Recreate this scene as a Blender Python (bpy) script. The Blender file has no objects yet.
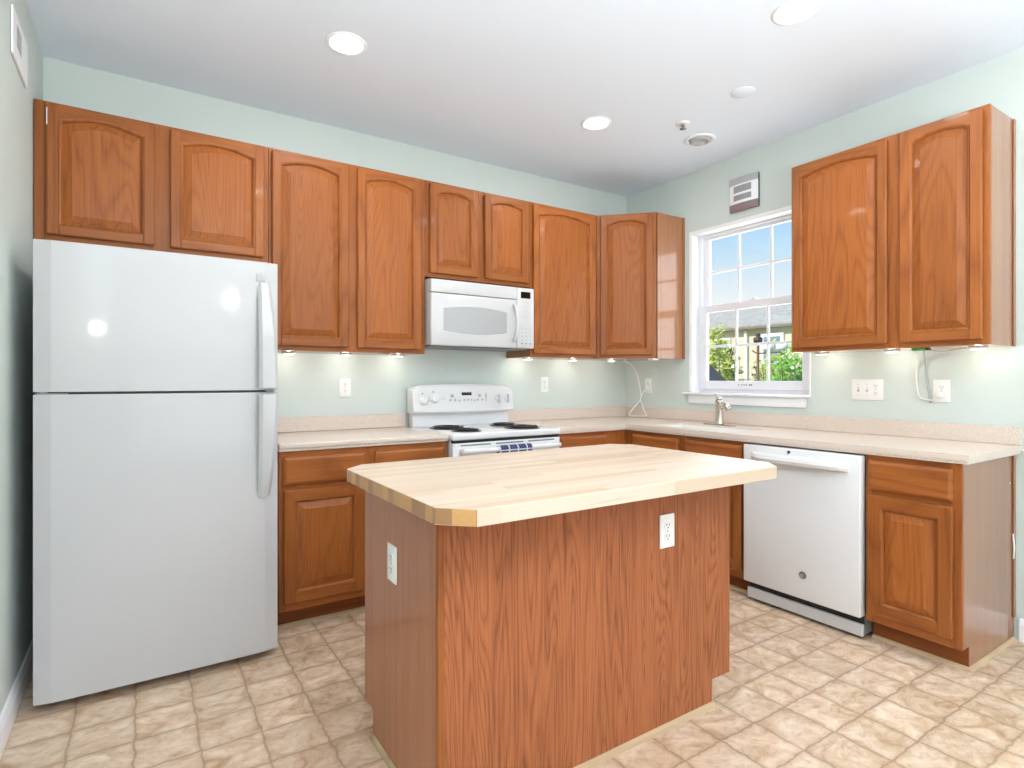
import bpy, bmesh, math, random
from mathutils import Vector, Matrix
random.seed(7)
S = bpy.context.scene
COL = S.collection
R = math.radians

# ------------------------------------------------------------------ camera
cam_d = bpy.data.cameras.new('camera')
cam_d.sensor_width = 36.0
cam_d.lens = 565.2972 / 1024 * 36
cam_d.shift_x = (512 - 505.4191) / 1024
cam_d.shift_y = -(384 - 379.7335) / 1024
cam_d.clip_start = 0.02
cam_d.clip_end = 300
cam = bpy.data.objects.new('camera', cam_d)
COL.objects.link(cam)
cam.location = (-3.4585, -3.4781, 1.2208)
cam.rotation_euler = (R(90), 0, -0.571646)
S.camera = cam

# ------------------------------------------------------------------ view
vs = S.view_settings
vs.view_transform = 'Standard'
vs.look = 'None'
vs.exposure = 0.2
vs.gamma = 1.0
vs.use_curve_mapping = False
S.cycles.use_denoising = True
S.cycles.max_bounces = 8
S.cycles.diffuse_bounces = 5
S.cycles.sample_clamp_indirect = 6.0


def lin(c):
    return tuple(((v / 255) / 12.92 if v / 255 <= 0.04045 else ((v / 255 + 0.055) / 1.055) ** 2.4) for v in c) + (1.0,)


# ------------------------------------------------------------------ world: clear sky
W = bpy.data.worlds.new('sky')
S.world = W
W.use_nodes = True
wn = W.node_tree
wn.nodes.clear()
wo = wn.nodes.new('ShaderNodeOutputWorld')
wb = wn.nodes.new('ShaderNodeBackground')
wt = wn.nodes.new('ShaderNodeTexCoord')
wsx = wn.nodes.new('ShaderNodeSeparateXYZ')
wr = wn.nodes.new('ShaderNodeValToRGB')
wr.color_ramp.elements[0].position = 0.11
wr.color_ramp.elements[0].color = (0.98, 0.99, 1.0, 1)
wr.color_ramp.elements[1].position = 0.30
wr.color_ramp.elements[1].color = (0.28, 0.58, 1.0, 1)
e_ = wr.color_ramp.elements.new(0.20)
e_.color = (0.60, 0.82, 1.0, 1)
wn.links.new(wt.outputs['Generated'], wsx.inputs[0])
wn.links.new(wsx.outputs['Z'], wr.inputs[0])
wn.links.new(wr.outputs[0], wb.inputs[0])
wb.inputs[1].default_value = 0.9
wn.links.new(wb.outputs[0], wo.inputs[0])


def light(name, kind, loc, energy, color=(1, 1, 1), rot=(0, 0, 0), **kw):
    d = bpy.data.lights.new(name, kind)
    d.energy = energy
    d.color = color
    for k, v in kw.items():
        setattr(d, k, v)
    o = bpy.data.objects.new(name, d)
    COL.objects.link(o)
    o.location = loc
    o.rotation_euler = rot
    return o


# sun from behind this building, so it lights the yard and not the room
sun = light('sun', 'SUN', (0, 0, 20), 5.0, (1.0, 0.95, 0.86), angle=R(0.6))
sun.rotation_euler = Vector((0.72, -0.2, -0.62)).to_track_quat('-Z', 'Y').to_euler()
# added fill light at the unseen rear opening, lights the room from behind
light('rear_fill', 'AREA', (-1.95, -6.92, 1.35), 25, (0.945, 0.967, 1.0), (R(90), 0, 0),
      shape='RECTANGLE', size=3.3, size_y=2.2)
light('sky_window_daylight', 'AREA', (0.16, -1.13, 1.72), 8, (0.93, 0.97, 1.0), (0, R(90), 0),
      shape='RECTANGLE', size=1.05, size_y=0.8)
CEIL = 2.77
for lx, ly in ((-2.665, -0.891), (-1.153, -0.905), (-1.149, -2.14), (-2.665, -2.14), (-2.665, -4.2), (-1.149, -4.2)):  # positions without a fixture are added unseen lamps that fill the room
    light('ceiling_lamp_and_fill', 'AREA', (lx, ly, CEIL - 0.02), 5, (1.0, 0.98, 0.95), (0, 0, 0), shape='DISK', size=0.13)
# added unseen uplights behind the camera, to brighten the ceiling
light('ceiling_fill_uplight', 'AREA', (-3.0, -4.4, 1.3), 116, (0.945, 0.967, 1.0), (R(180), 0, 0), shape='DISK', size=0.9)
light('ceiling_fill_uplight', 'AREA', (-1.6, -4.7, 1.3), 42, (0.945, 0.967, 1.0), (R(180), 0, 0), shape='DISK', size=0.9)
# added unseen point lights, their sources assumed, placed to make glints on the refrigerator
light('assumed_glint_light_near', 'POINT', (-3.736, -2.69, 1.557), 2.0, (1, 0.98, 0.95), shadow_soft_size=0.045)
light('assumed_glint_light_far', 'POINT', (-2.404, -6.11, 2.25), 7, (1, 0.98, 0.95), shadow_soft_size=0.1)


# ------------------------------------------------------------------ node helper
class NT:
    def __init__(self, name):
        self.m = bpy.data.materials.new(name)
        self.m.use_nodes = True
        self.t = self.m.node_tree
        self.t.nodes.clear()
        self.out = self.t.nodes.new('ShaderNodeOutputMaterial')

    def n(self, kind, ins=None, **props):
        nd = self.t.nodes.new('ShaderNode' + kind)
        for k, v in props.items():
            setattr(nd, k, v)
        for k, v in (ins or {}).items():
            s = nd.inputs[k]
            if isinstance(v, bpy.types.NodeSocket):
                self.t.links.new(v, s)
            elif isinstance(v, bpy.types.Node):
                self.t.links.new(v.outputs[0], s)
            else:
                s.default_value = v
        return nd

    def math(self, op, a, b=None, c=None):
        ins = {0: a}
        if b is not None:
            ins[1] = b
        if c is not None:
            ins[2] = c
        return self.n('Math', ins, operation=op).outputs[0]

    def mix(self, f, a, b):
        nd = self.n('Mix', None, data_type='RGBA')
        for i, v in ((0, f), (6, a), (7, b)):
            if isinstance(v, bpy.types.NodeSocket):
                self.t.links.new(v, nd.inputs[i])
            else:
                nd.inputs[i].default_value = v
        return nd.outputs[2]

    def ramp(self, f, stops, interp='LINEAR'):
        nd = self.n('ValToRGB', {0: f})
        cr = nd.color_ramp
        cr.interpolation = interp
        while len(cr.elements) < len(stops):
            cr.elements.new(0.5)
        for e, (p, c) in zip(cr.elements, stops):
            e.position = p
            e.color = c
        return nd.outputs[0]

    def done(self, color, rough=0.5, metal=0.0, bump=None, bstr=0.2, bdist=0.001, spec=0.5, coat=0.0, emit=None, estr=0.0):
        ins = {'Base Color': color, 'Roughness': rough, 'Metallic': metal, 'Specular IOR Level': spec, 'Coat Weight': coat,
               'Coat Roughness': 0.07}
        if emit is not None:
            ins['Emission Color'] = emit
            ins['Emission Strength'] = estr
        b = self.n('BsdfPrincipled', ins)
        if bump is not None:
            bp = self.n('Bump', {'Height': bump, 'Strength': bstr, 'Distance': bdist})
            self.t.links.new(bp.outputs[0], b.inputs['Normal'])
        self.t.links.new(b.outputs[0], self.out.inputs[0])
        return self.m


def coords(N, scale=(1, 1, 1), rnd=True):
    tc = N.n('TexCoord')
    v = tc.outputs['Object']
    if rnd:
        oi = N.n('ObjectInfo')
        off = N.math('MULTIPLY', oi.outputs['Random'], 37.0)
        v = N.n('VectorMath', {0: v, 1: off}, operation='ADD').outputs[0]
    return N.n('Mapping', {'Vector': v, 'Scale': scale}).outputs[0]


def plain(name, rgb, rough=0.5, metal=0.0, spec=0.5, coat=0.0, noise=0.0, nscale=60.0):
    N = NT(name)
    c = lin(rgb)
    if noise:
        nz = N.n('TexNoise', {'Vector': coords(N), 'Scale': nscale, 'Detail': 2.0})
        c2 = tuple(v * (1 - noise) for v in c[:3]) + (1,)
        col = N.mix(nz.outputs['Fac'], c, c2)
        return N.done(col, rough, metal, spec=spec, coat=coat)
    return N.done(c, rough, metal, spec=spec, coat=coat)


def glow(name, rgb, strength):
    N = NT(name)
    return N.done(lin((240, 240, 240)), 0.5, emit=lin(rgb), estr=strength)


def wood(name, axis, base, dark, rings=16.0, sc=2.4, ring_amt=0.45, pore_amt=0.35, rough=0.42, coat=0.05, stretch=0.16, jitter=0.18):
    N = NT(name)
    def s(a, b):
        return tuple(b if i == 'xyz'.index(axis) else a for i in range(3))
    n1 = N.n('TexNoise', {'Vector': coords(N, s(sc, sc * stretch)), 'Scale': 1.0, 'Detail': 1.6, 'Roughness': 0.45, 'Distortion': 0.15})
    ring = N.math('PINGPONG', N.math('MULTIPLY', n1.outputs['Fac'], rings), 0.5)
    ring = N.math('MULTIPLY', ring, 2.0)
    ring = N.math('POWER', ring, 2.2)
    n2 = N.n('TexNoise', {'Vector': coords(N, s(170, 4.5)), 'Scale': 1.0, 'Detail': 2.0, 'Roughness': 0.6})
    pore = N.ramp(n2.outputs['Fac'], [(0.42, (0, 0, 0, 1)), (0.72, (1, 1, 1, 1))])
    n3 = N.n('TexNoise', {'Vector': coords(N, s(9, 0.8)), 'Scale': 1.0, 'Detail': 2.0})
    f = N.math('ADD', N.math('MULTIPLY', ring, ring_amt), N.math('MULTIPLY', pore, pore_amt))
    f = N.math('ADD', f, N.math('MULTIPLY', N.math('SUBTRACT', n3.outputs['Fac'], 0.5), 0.5))
    f = N.n('Clamp', {0: f}).outputs[0]
    col = N.mix(f, lin(base), lin(dark))
    oi = N.n('ObjectInfo')
    v = N.math('ADD', 1.0 - jitter / 2, N.math('MULTIPLY', oi.outputs['Random'], jitter))
    hsv = N.n('HueSaturation', {'Color': col, 'Value': v})
    return N.done(hsv.outputs[0], rough, bump=N.math('SUBTRACT', 1.0, f), bstr=0.12, bdist=0.001, coat=coat, spec=0.28)


HON, HOD = (160, 94, 44), (114, 58, 24)
M = {}
for ax in 'xyz':
    M['wood_' + ax] = wood('honey_oak_' + ax, ax, HON, HOD)
M['panel'] = wood('honey_oak_panel', 'z', (162, 94, 43), (112, 57, 23), rings=26, sc=4.8, ring_amt=0.36, stretch=0.13)
M['side'] = wood('oak_laminate_side', 'z', (160, 106, 68), (120, 75, 44), rings=6, sc=7, ring_amt=0.3, pore_amt=0.4, rough=0.3, coat=0.9, stretch=0.02)
M['isl_side'] = wood('island_laminate', 'z', (168, 112, 78), (128, 80, 54), rings=6, sc=7, ring_amt=0.3, pore_amt=0.4, rough=0.33, coat=0.2, stretch=0.02)
M['isl_front'] = wood('island_oak_veneer', 'z', (170, 101, 62), (116, 64, 36), rings=46, sc=7.0, ring_amt=0.5, pore_amt=0.6, rough=0.42, coat=0.05, stretch=0.085, jitter=0.0)
M['kick'] = wood('kick_board', 'x', (140, 78, 36), (96, 48, 20), rings=8, rough=0.45, coat=0.0)
M['shoe'] = wood('pale_shoe_molding', 'x', (194, 168, 134), (166, 138, 106), rings=6, rough=0.45, coat=0.0)
M['white_app'] = plain('white_enamel', (194, 194, 195), 0.3, spec=0.5, coat=0.7)
M['white_gloss'] = plain('white_gloss_enamel', (226, 226, 227), 0.18, coat=0.3)
M['white_mw'] = plain('white_microwave_enamel', (203, 203, 204), 0.2, coat=0.3)
M['knob_grey'] = plain('pale_grey_knob', (206, 208, 210), 0.4)
M['white_plastic'] = plain('white_plastic', (240, 241, 240), 0.35)
M['trim'] = plain('white_trim_paint', (240, 241, 243), 0.4)
M['vinyl'] = plain('white_window_vinyl', (232, 232, 238), 0.4)
M['grey'] = plain('grey_plastic', (120, 122, 124), 0.5)
M['lgrey'] = plain('light_grey_print', (176, 178, 180), 0.5)
M['dark'] = plain('dark_plastic', (38, 38, 40), 0.4)
M['black'] = plain('black_rubber', (14, 14, 15), 0.6)
M['coil'] = plain('burner_coil', (40, 40, 42), 0.5, 0.2)
M['drip'] = plain('black_drip_bowl', (30, 30, 32), 0.3, 0.3)
M['display'] = plain('black_display', (10, 12, 12), 0.15)
M['chrome'] = plain('brushed_nickel', (205, 200, 192), 0.25, 1.0)
M['steel'] = plain('dull_steel', (150, 150, 150), 0.4, 0.8)
M['mwglass'] = plain('microwave_screen', (170, 172, 174), 0.12, spec=0.6)
M['sink'] = plain('white_sink', (236, 234, 230), 0.25)
M['cord'] = plain('white_cord', (236, 236, 232), 0.45)
M['greycord'] = plain('grey_cord', (170, 174, 176), 0.45)
M['green'] = plain('green_connector', (104, 190, 110), 0.5)
M['wall'] = plain('sage_wall_paint', (206, 216, 211), 0.6, spec=0.3, noise=0.03, nscale=4)
M['ceiling'] = plain('white_ceiling_paint', (231, 241, 253), 0.75, spec=0.2, noise=0.015, nscale=60)
M['lens_on'] = glow('lit_lamp_lens', (255, 250, 240), 9.0)
M['puck_on'] = glow('lit_puck_lens', (255, 246, 226), 4.0)
M['chime_top'] = plain('chime_grey', (176, 176, 178), 0.5)
M['chime_bot'] = plain('chime_mauve', (134, 116, 120), 0.5)
M['chime_dark'] = plain('chime_side', (50, 52, 54), 0.5)
M['mesh'] = plain('chime_grille', (150, 150, 156), 0.6)


def mk_counter():
    N = NT('beige_solid_surface')
    v = coords(N, rnd=False)
    a = N.n('TexNoise', {'Vector': v, 'Scale': 420.0, 'Detail': 1.0})
    b = N.n('TexNoise', {'Vector': v, 'Scale': 8.0, 'Detail': 2.0})
    c = N.ramp(a.outputs['Fac'], [(0.36, lin((186, 168, 152))), (0.5, lin((222, 208, 196))), (0.68, lin((236, 226, 216)))])
    c = N.mix(N.math('MULTIPLY', b.outputs['Fac'], 0.25), c, lin((226, 206, 190)))
    return N.done(c, 0.28, coat=0.1)


M['counter'] = mk_counter()


def mk_floor():
    N = NT('stone_pattern_vinyl')
    tc = N.n('TexCoord')
    P = tc.outputs['Object']
    wob = N.n('TexNoise', {'Vector': P, 'Scale': 22.0, 'Detail': 3.0})
    wv = N.n('VectorMath', {0: wob.outputs['Color'], 1: (0.5, 0.5, 0.5)}, operation='SUBTRACT')
    wv = N.n('VectorMath', {0: wv.outputs[0], 'Scale': 0.022}, operation='SCALE')
    Q = N.n('VectorMath', {0: P, 1: wv.outputs[0]}, operation='ADD').outputs[0]
    sx = N.n('SeparateXYZ', {0: Q})
    gx = N.math('DIVIDE', N.math('ADD', sx.outputs[0], 0.697), 0.1855)
    gy = N.math('DIVIDE', N.math('ADD', sx.outputs[1], 2.624), 0.1785)
    ix, iy = N.math('FLOOR', gx), N.math('FLOOR', gy)
    fx, fy = N.math('FRACT', gx), N.math('FRACT', gy)
    dx = N.math('MINIMUM', fx, N.math('SUBTRACT', 1.0, fx))
    dy = N.math('MINIMUM', fy, N.math('SUBTRACT', 1.0, fy))
    d = N.math('MINIMUM', dx, dy)
    grout = N.n('MapRange', {0: d, 1: 0.006, 2: 0.032, 3: 1.0, 4: 0.0}, interpolation_type='SMOOTHSTEP').outputs[0]
    halo = N.n('MapRange', {0: d, 1: 0.0, 2: 0.16, 3: 1.0, 4: 0.0}, interpolation_type='SMOOTHSTEP').outputs[0]
    cid = N.n('CombineXYZ', {0: ix, 1: iy, 2: 0.0})
    wn_ = N.n('TexWhiteNoise', {'Vector': cid.outputs[0]}, noise_dimensions='3D')
    off = N.n('VectorMath', {0: wn_.outputs['Color'], 'Scale': 9.0}, operation='SCALE').outputs[0]
    PP = N.n('VectorMath', {0: P, 1: off}, operation='ADD').outputs[0]
    PPs = N.n('Mapping', {'Vector': PP, 'Scale': (0.95, 1.2, 1)}).outputs[0]
    m1 = N.n('TexNoise', {'Vector': PPs, 'Scale': 7.0, 'Detail': 5.0, 'Roughness': 0.62, 'Distortion': 1.4})
    m2 = N.n('TexNoise', {'Vector': PPs, 'Scale': 30.0, 'Detail': 4.0, 'Roughness': 0.6, 'Distortion': 0.6})
    c = N.ramp(m1.outputs['Fac'], [(0.28, lin((168, 132, 98))), (0.42, lin((203, 174, 145))), (0.55, lin((219, 195, 170))), (0.72, lin((232, 214, 195)))])
    c = N.mix(N.n('MapRange', {0: m2.outputs['Fac'], 1: 0.5, 2: 0.75, 3: 0.0, 4: 0.6}).outputs[0], c, lin((170, 138, 106)))
    h = N.n('HueSaturation', {'Color': c, 'Value': N.math('ADD', 0.9, N.math('MULTIPLY', wn_.outputs['Value'], 0.16))})
    c = N.mix(N.math('MULTIPLY', halo, 0.36), h.outputs[0], lin((168, 136, 104)))
    c = N.mix(N.math('MULTIPLY', grout, 0.55), c, lin((140, 112, 86)))
    hgt = N.math('SUBTRACT', N.math('MULTIPLY', m2.outputs['Fac'], 0.35), grout)
    return N.done(c, 0.42, bump=hgt, bstr=0.25, bdist=0.0025, spec=0.4)


M['floor'] = mk_floor()


def mk_butcher(end=False):
    N = NT('butcher_block_end_grain' if end else 'butcher_block_maple')
    tc = N.n('TexCoord')
    sx = N.n('SeparateXYZ', {0: tc.outputs['Object']})
    iy = N.math('FLOOR', N.math('DIVIDE', sx.outputs[1], 0.042))
    r1 = N.n('TexWhiteNoise', {'W': iy}, noise_dimensions='1D').outputs['Value']
    jx = N.math('FLOOR', N.math('ADD', N.math('DIVIDE', sx.outputs[0], 0.62), N.math('MULTIPLY', r1, 9.0)))
    cid = N.n('CombineXYZ', {0: 0.0 if end else jx, 1: iy, 2: 3.0})
    r2 = N.n('TexWhiteNoise', {'Vector': cid.outputs[0]}, noise_dimensions='3D').outputs['Value']
    if end:
        c = N.ramp(r2, [(0.0, lin((150, 112, 78))), (0.5, lin((186, 142, 96))), (1.0, lin((206, 158, 98)))])
        g = N.n('TexNoise', {'Vector': coords(N, (60, 60, 160), rnd=False), 'Scale': 1.0, 'Detail': 2.0})
        c = N.mix(N.math('MULTIPLY', g.outputs['Fac'], 0.25), c, lin((130, 92, 58)))
        return N.done(c, 0.4)
    c = N.ramp(r2, [(0.0, lin((194, 170, 145))), (0.35, lin((206, 187, 166))), (0.8, lin((212, 196, 178))), (1.0, lin((200, 178, 153)))])
    g = N.n('TexNoise', {'Vector': coords(N, (5, 90, 90), rnd=False), 'Scale': 1.0, 'Detail': 3.0})
    k = N.n('TexNoise', {'Vector': coords(N, (1.6, 26, 26), rnd=False), 'Scale': 1.0, 'Detail': 1.0})
    c = N.mix(N.math('MULTIPLY', g.outputs['Fac'], 0.22), c, lin((202, 172, 138)))
    c = N.mix(N.n('MapRange', {0: k.outputs['Fac'], 1: 0.66, 2: 0.76, 3: 0.0, 4: 0.55}).outputs[0], c, lin((180, 138, 104)))
    return N.done(c, 0.42)


M['butcher'] = mk_butcher()
M['butcher_end'] = mk_butcher(True)


def mk_glass():
    N = NT('window_glass')
    tr = N.n('BsdfTransparent', {'Color': (0.97, 0.985, 0.98, 1)})
    gl = N.n('BsdfGlossy', {'Color': (1, 1, 1, 1), 'Roughness': 0.02})
    mx = N.n('MixShader', {0: 0.03, 1: tr.outputs[0], 2: gl.outputs[0]})
    N.t.links.new(mx.outputs[0], N.out.inputs[0])
    return N.m


M['glass'] = mk_glass()


def mk_towel():
    N = NT('navy_plaid_cloth')
    tc = N.n('TexCoord')
    sx = N.n('SeparateXYZ', {0: tc.outputs['Object']})
    a = N.math('LESS_THAN', N.math('FRACT', N.math('DIVIDE', sx.outputs[0], 0.062)), 0.14)
    b = N.math('LESS_THAN', N.math('FRACT', N.math('ADD', N.math('DIVIDE', sx.outputs[2], 0.045), 0.97)), 0.16)
    a2 = N.math('LESS_THAN', N.math('FRACT', N.math('ADD', N.math('DIVIDE', sx.outputs[0], 0.0155), 0.5)), 0.3)
    f = N.math('MAXIMUM', a, b)
    c = N.mix(N.math('MULTIPLY', a2, 0.25), lin((58, 64, 98)), lin((130, 134, 160)))
    c = N.mix(N.math('MULTIPLY', f, 0.85), c, lin((214, 216, 228)))
    return N.done(c, 0.9, spec=0.1)


M['towel'] = mk_towel()


def mk_siding():
    N = NT('beige_lap_siding')
    tc = N.n('TexCoord')
    sx = N.n('SeparateXYZ', {0: tc.outputs['Object']})
    f = N.math('FRACT', N.math('DIVIDE', sx.outputs[2], 0.16))
    return N.done(lin((214, 200, 178)), 0.7, bump=f, bstr=0.6, bdist=0.02)


def mk_shingle():
    N = NT('grey_roof_shingles')
    a = N.n('TexNoise', {'Vector': coords(N, (1, 5, 5), rnd=False), 'Scale': 2.0, 'Detail': 4.0})
    c = N.ramp(a.outputs['Fac'], [(0.3, lin((150, 146, 140))), (0.7, lin((182, 177, 170)))])
    return N.done(c, 0.9, spec=0.1)


M['siding'] = mk_siding()
M['shingle'] = mk_shingle()
M['lawn'] = plain('lawn_grass', (120, 150, 70), 0.95, noise=0.4, nscale=20)
M['pole'] = plain('brown_pole', (108, 76, 66), 0.6)
M['feeder'] = plain('dark_feeder', (70, 50, 52), 0.5)
M['cover'] = plain('dark_grey_cover', (74, 72, 78), 0.8)
M['house_win'] = plain('house_window_pane', (120, 136, 150), 0.1)
M['twig'] = plain('brown_twigs', (132, 104, 72), 0.9)


def mk_leaf(name, a, b):
    N = NT(name)
    nz = N.n('TexNoise', {'Vector': coords(N), 'Scale': 9.0, 'Detail': 3.0})
    return N.done(N.mix(N.n('MapRange', {0: nz.outputs['Fac'], 1: 0.35, 2: 0.65}).outputs[0], lin(a), lin(b)), 0.7, spec=0.2)


M['leaf_y'] = mk_leaf('yellow_green_leaves', (196, 200, 92), (150, 172, 70))
M['leaf_g'] = mk_leaf('green_leaves', (138, 190, 82), (84, 140, 52))


# ------------------------------------------------------------------ mesh helper
class MB:
    def __init__(self):
        self.bm = bmesh.new()
        self.mats = []

    def mi(self, m):
        m = M[m] if isinstance(m, str) else m
        if m not in self.mats:
            self.mats.append(m)
        return self.mats.index(m)

    def box(self, lo, hi, m, bev=0.0, seg=1):
        b = bmesh.new()
        bmesh.ops.create_cube(b, size=1)
        c = [(lo[i] + hi[i]) / 2 for i in range(3)]
        d = [abs(hi[i] - lo[i]) for i in range(3)]
        for v in b.verts:
            v.co = Vector((v.co[i] * d[i] + c[i] for i in range(3)))
        if bev > 0:
            bmesh.ops.bevel(b, geom=list(b.edges), offset=min(bev, min(d) * 0.45), segments=seg, affect='EDGES', profile=0.5)
        self._merge(b, m, seg > 1)
        return self

    def _merge(self, b, m, smooth=False):
        k = self.mi(m)
        vm = {}
        for v in b.verts:
            vm[v] = self.bm.verts.new(v.co)
        for f in b.faces:
            try:
                nf = self.bm.faces.new([vm[v] for v in f.verts])
                nf.material_index = k
                nf.smooth = smooth
            except ValueError:
                pass
        b.free()

    def prism(self, pts, a, b, m, axis='z', bev=0.0, seg=1, mat_fn=None):
        """pts: 2D outline; extruded along axis from a to b."""
        q = bmesh.new()
        def P(p, t):
            return {'z': (p[0], p[1], t), 'y': (p[0], t, p[1]), 'x': (t, p[0], p[1])}[axis]
        v0 = [q.verts.new(P(p, a)) for p in pts]
        v1 = [q.verts.new(P(p, b)) for p in pts]
        n = len(pts)
        q.faces.new(v0[::-1])
        q.faces.new(v1)
        for i in range(n):
            q.faces.new((v0[i], v0[(i + 1) % n], v1[(i + 1) % n], v1[i]))
        bmesh.ops.recalc_face_normals(q, faces=list(q.faces))
        if bev > 0:
            bmesh.ops.bevel(q, geom=list(q.edges), offset=bev, segments=seg, affect='EDGES', profile=0.5)
        if mat_fn:
            q.normal_update()
            k0 = self.mi(m)
            vm = {v: self.bm.verts.new(v.co) for v in q.verts}
            for f in q.faces:
                nf = self.bm.faces.new([vm[v] for v in f.verts])
                mm = mat_fn(f)
                nf.material_index = self.mi(mm) if mm else k0
            q.free()
        else:
            self._merge(q, m, seg > 1)
        return self

    def loops(self, loops, m, cap0=False, cap1=False, closed=True, smooth=False):
        k = self.mi(m)
        vv = [[self.bm.verts.new(p) for p in L] for L in loops]
        n = len(vv[0])
        for A, B in zip(vv, vv[1:]):
            for i in range(n if closed else n - 1):
                j = (i + 1) % n
                f = self.bm.faces.new((A[i], A[j], B[j], B[i]))
                f.material_index = k
                f.smooth = smooth
        if cap0:
            f = self.bm.faces.new(vv[0][::-1]); f.material_index = k
        if cap1:
            f = self.bm.faces.new(vv[-1]); f.material_index = k
        return self

    def lathe(self, prof, m, c=(0, 0, 0), axis='z', seg=24, smooth=True, cap=True):
        """prof: list of (radius, height along axis)."""
        L = []
        for r, h in prof:
            ring = []
            for i in range(seg):
                t = 2 * math.pi * i / seg
                a, b = r * math.cos(t), r * math.sin(t)
                p = {'z': (a, b, h), 'y': (a, h, b), 'x': (h, a, b)}[axis]
                ring.append((p[0] + c[0], p[1] + c[1], p[2] + c[2]))
            L.append(ring)
        return self.loops(L, m, cap, cap, True, smooth)

    def tube(self, pts, r, m, seg=8, sub=6, flat=None):
        P = [Vector(p) for p in pts]
        if sub > 1 and len(P) > 2:
            Q = []
            for i in range(len(P) - 1):
                p0, p1, p2, p3 = P[max(i - 1, 0)], P[i], P[i + 1], P[min(i + 2, len(P) - 1)]
                for k in range(sub):
                    t = k / sub
                    Q.append(0.5 * ((2 * p1) + (p2 - p0) * t + (2 * p0 - 5 * p1 + 4 * p2 - p3) * t * t + (3 * p1 - p0 - 3 * p2 + p3) * t ** 3))
            Q.append(P[-1])
            P = Q
        T0 = (P[1] - P[0]).normalized()
        U = T0.orthogonal().normalized()
        L = []
        for i, p in enumerate(P):
            T = (P[min(i + 1, len(P) - 1)] - P[max(i - 1, 0)]).normalized()
            U = (U - T * U.dot(T)).normalized()
            V = T.cross(U)
            rr = r(i / (len(P) - 1)) if callable(r) else r
            L.append([tuple(p + (U * math.cos(2 * math.pi * k / seg) + V * math.sin(2 * math.pi * k / seg)) * rr) for k in range(seg)])
        return self.loops(L, m, True, True, True, True)

    def build(self, name, parent=None, label=None):
        bmesh.ops.recalc_face_normals(self.bm, faces=list(self.bm.faces))
        me = bpy.data.meshes.new(name)
        self.bm.to_mesh(me)
        self.bm.free()
        for m in self.mats:
            me.materials.append(m)
        o = bpy.data.objects.new(name, me)
        COL.objects.link(o)
        if parent:
            o.parent = parent
        if label:
            o['label'] = label
        return o


def thing(name, label, cat, loc=(0, 0, 0), rz=0.0, group=None):
    o = bpy.data.objects.new(name, None)
    COL.objects.link(o)
    o.empty_display_size = 0.05
    o.location = loc
    o.rotation_euler = (0, 0, rz)
    o['label'] = label
    o['category'] = cat
    if group:
        o['group'] = group
    return o


def tag(o, label, cat, group=None):
    o['label'] = label
    o['category'] = cat
    if group:
        o['group'] = group
    return o


def struct(o):
    o['kind'] = 'structure'
    return o


# ================================================================== ROOM
XL, YR = -3.856, -7.0
WT = 0.14
struct(MB().box((XL - WT, YR - WT, -0.1), (0.0 + WT, WT, 0.0), 'floor').build('floor'))
struct(MB().box((XL - WT, YR - WT, CEIL), (WT, WT, CEIL + 0.12), 'ceiling').build('ceiling'))
struct(MB().box((XL - WT, 0.0, 0), (WT, WT, CEIL), 'wall').build('wall_back'))
struct(MB().box((XL - WT, YR, 0), (XL, 0, CEIL), 'wall').build('wall_left'))
WY0, WY1, WZ0, WZ1 = -0.672, -1.572, 1.121, 2.308      # window opening
wr_ = MB()
wr_.box((0, WY0, 0), (WT, 0, CEIL), 'wall')
wr_.box((0, YR, 0), (WT, WY1, CEIL), 'wall')
wr_.box((0, WY1, 0), (WT, WY0, WZ0 - 0.012), 'wall')
wr_.box((0, WY1, WZ1), (WT, WY0, CEIL), 'wall')
struct(wr_.build('wall_right'))
rr_ = MB()
rr_.box((XL, YR - WT, 0), (-3.65, YR, CEIL), 'wall')
rr_.box((-0.25, YR - WT, 0), (0, YR, CEIL), 'wall')
rr_.box((-3.65, YR - WT, 2.5), (-0.25, YR, CEIL), 'wall')
rr_.box((-3.65, YR - WT, 0), (-0.25, YR, 0.18), 'wall')
struct(rr_.build('wall_rear'))

# baseboards
def baseboard(pts_fn, name):
    prof = [(0.001, 0), (0.015, 0), (0.015, 0.075), (0.011, 0.088), (0.008, 0.1), (0.001, 0.105)]
    return struct(pts_fn(prof).build(name))
baseboard(lambda pr: MB().prism([(XL + a, b) for a, b in pr], YR + 0.01, -0.02, 'trim', axis='y'), 'baseboard_left')
baseboard(lambda pr: MB().prism([(-a, b) for a, b in pr], YR + 0.01, -2.556, 'trim', axis='y'), 'baseboard_right')

# ---- the window (double hung, six over six)
win = struct(bpy.data.objects.new('window_1', None))
COL.objects.link(win)
win.location = (0, (WY0 + WY1) / 2, WZ0)
win['label'] = 'white double-hung window with grilles over the sink'
def wpart(mb, name, parent=win):
    o = mb.build(name, parent)
    o.location = -Vector(win.location) if parent is win else (0, 0, 0)
    return o
j = MB()
t = 0.012
j.box((-0.004, WY0 - t, WZ0), (0.135, WY0, WZ1), 'trim', 0.002)
j.box((-0.004, WY1, WZ0), (0.135, WY1 + t, WZ1), 'trim', 0.002)
j.box((-0.004, WY1 + t, WZ1 - t), (0.135, WY0 - t, WZ1), 'trim', 0.002)
wpart(j, 'jamb')
cs = MB()
cs.box((-0.006, WY0 - 0.002, WZ0 + 0.012), (-0.0005, WY0 + 0.016, WZ1 + 0.016), 'trim', 0.002)
cs.box((-0.006, WY1 - 0.014, WZ1 - 0.002), (-0.0005, WY0 - 0.002, WZ1 + 0.016), 'trim', 0.002)
wpart(cs, 'corner_bead')
wpart(MB().box((-0.045, WY1 + 0.004, WZ0 - 0.012), (0.135, WY0 + 0.045, WZ0 + 0.006), 'trim', 0.005, 2), 'sill')
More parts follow.
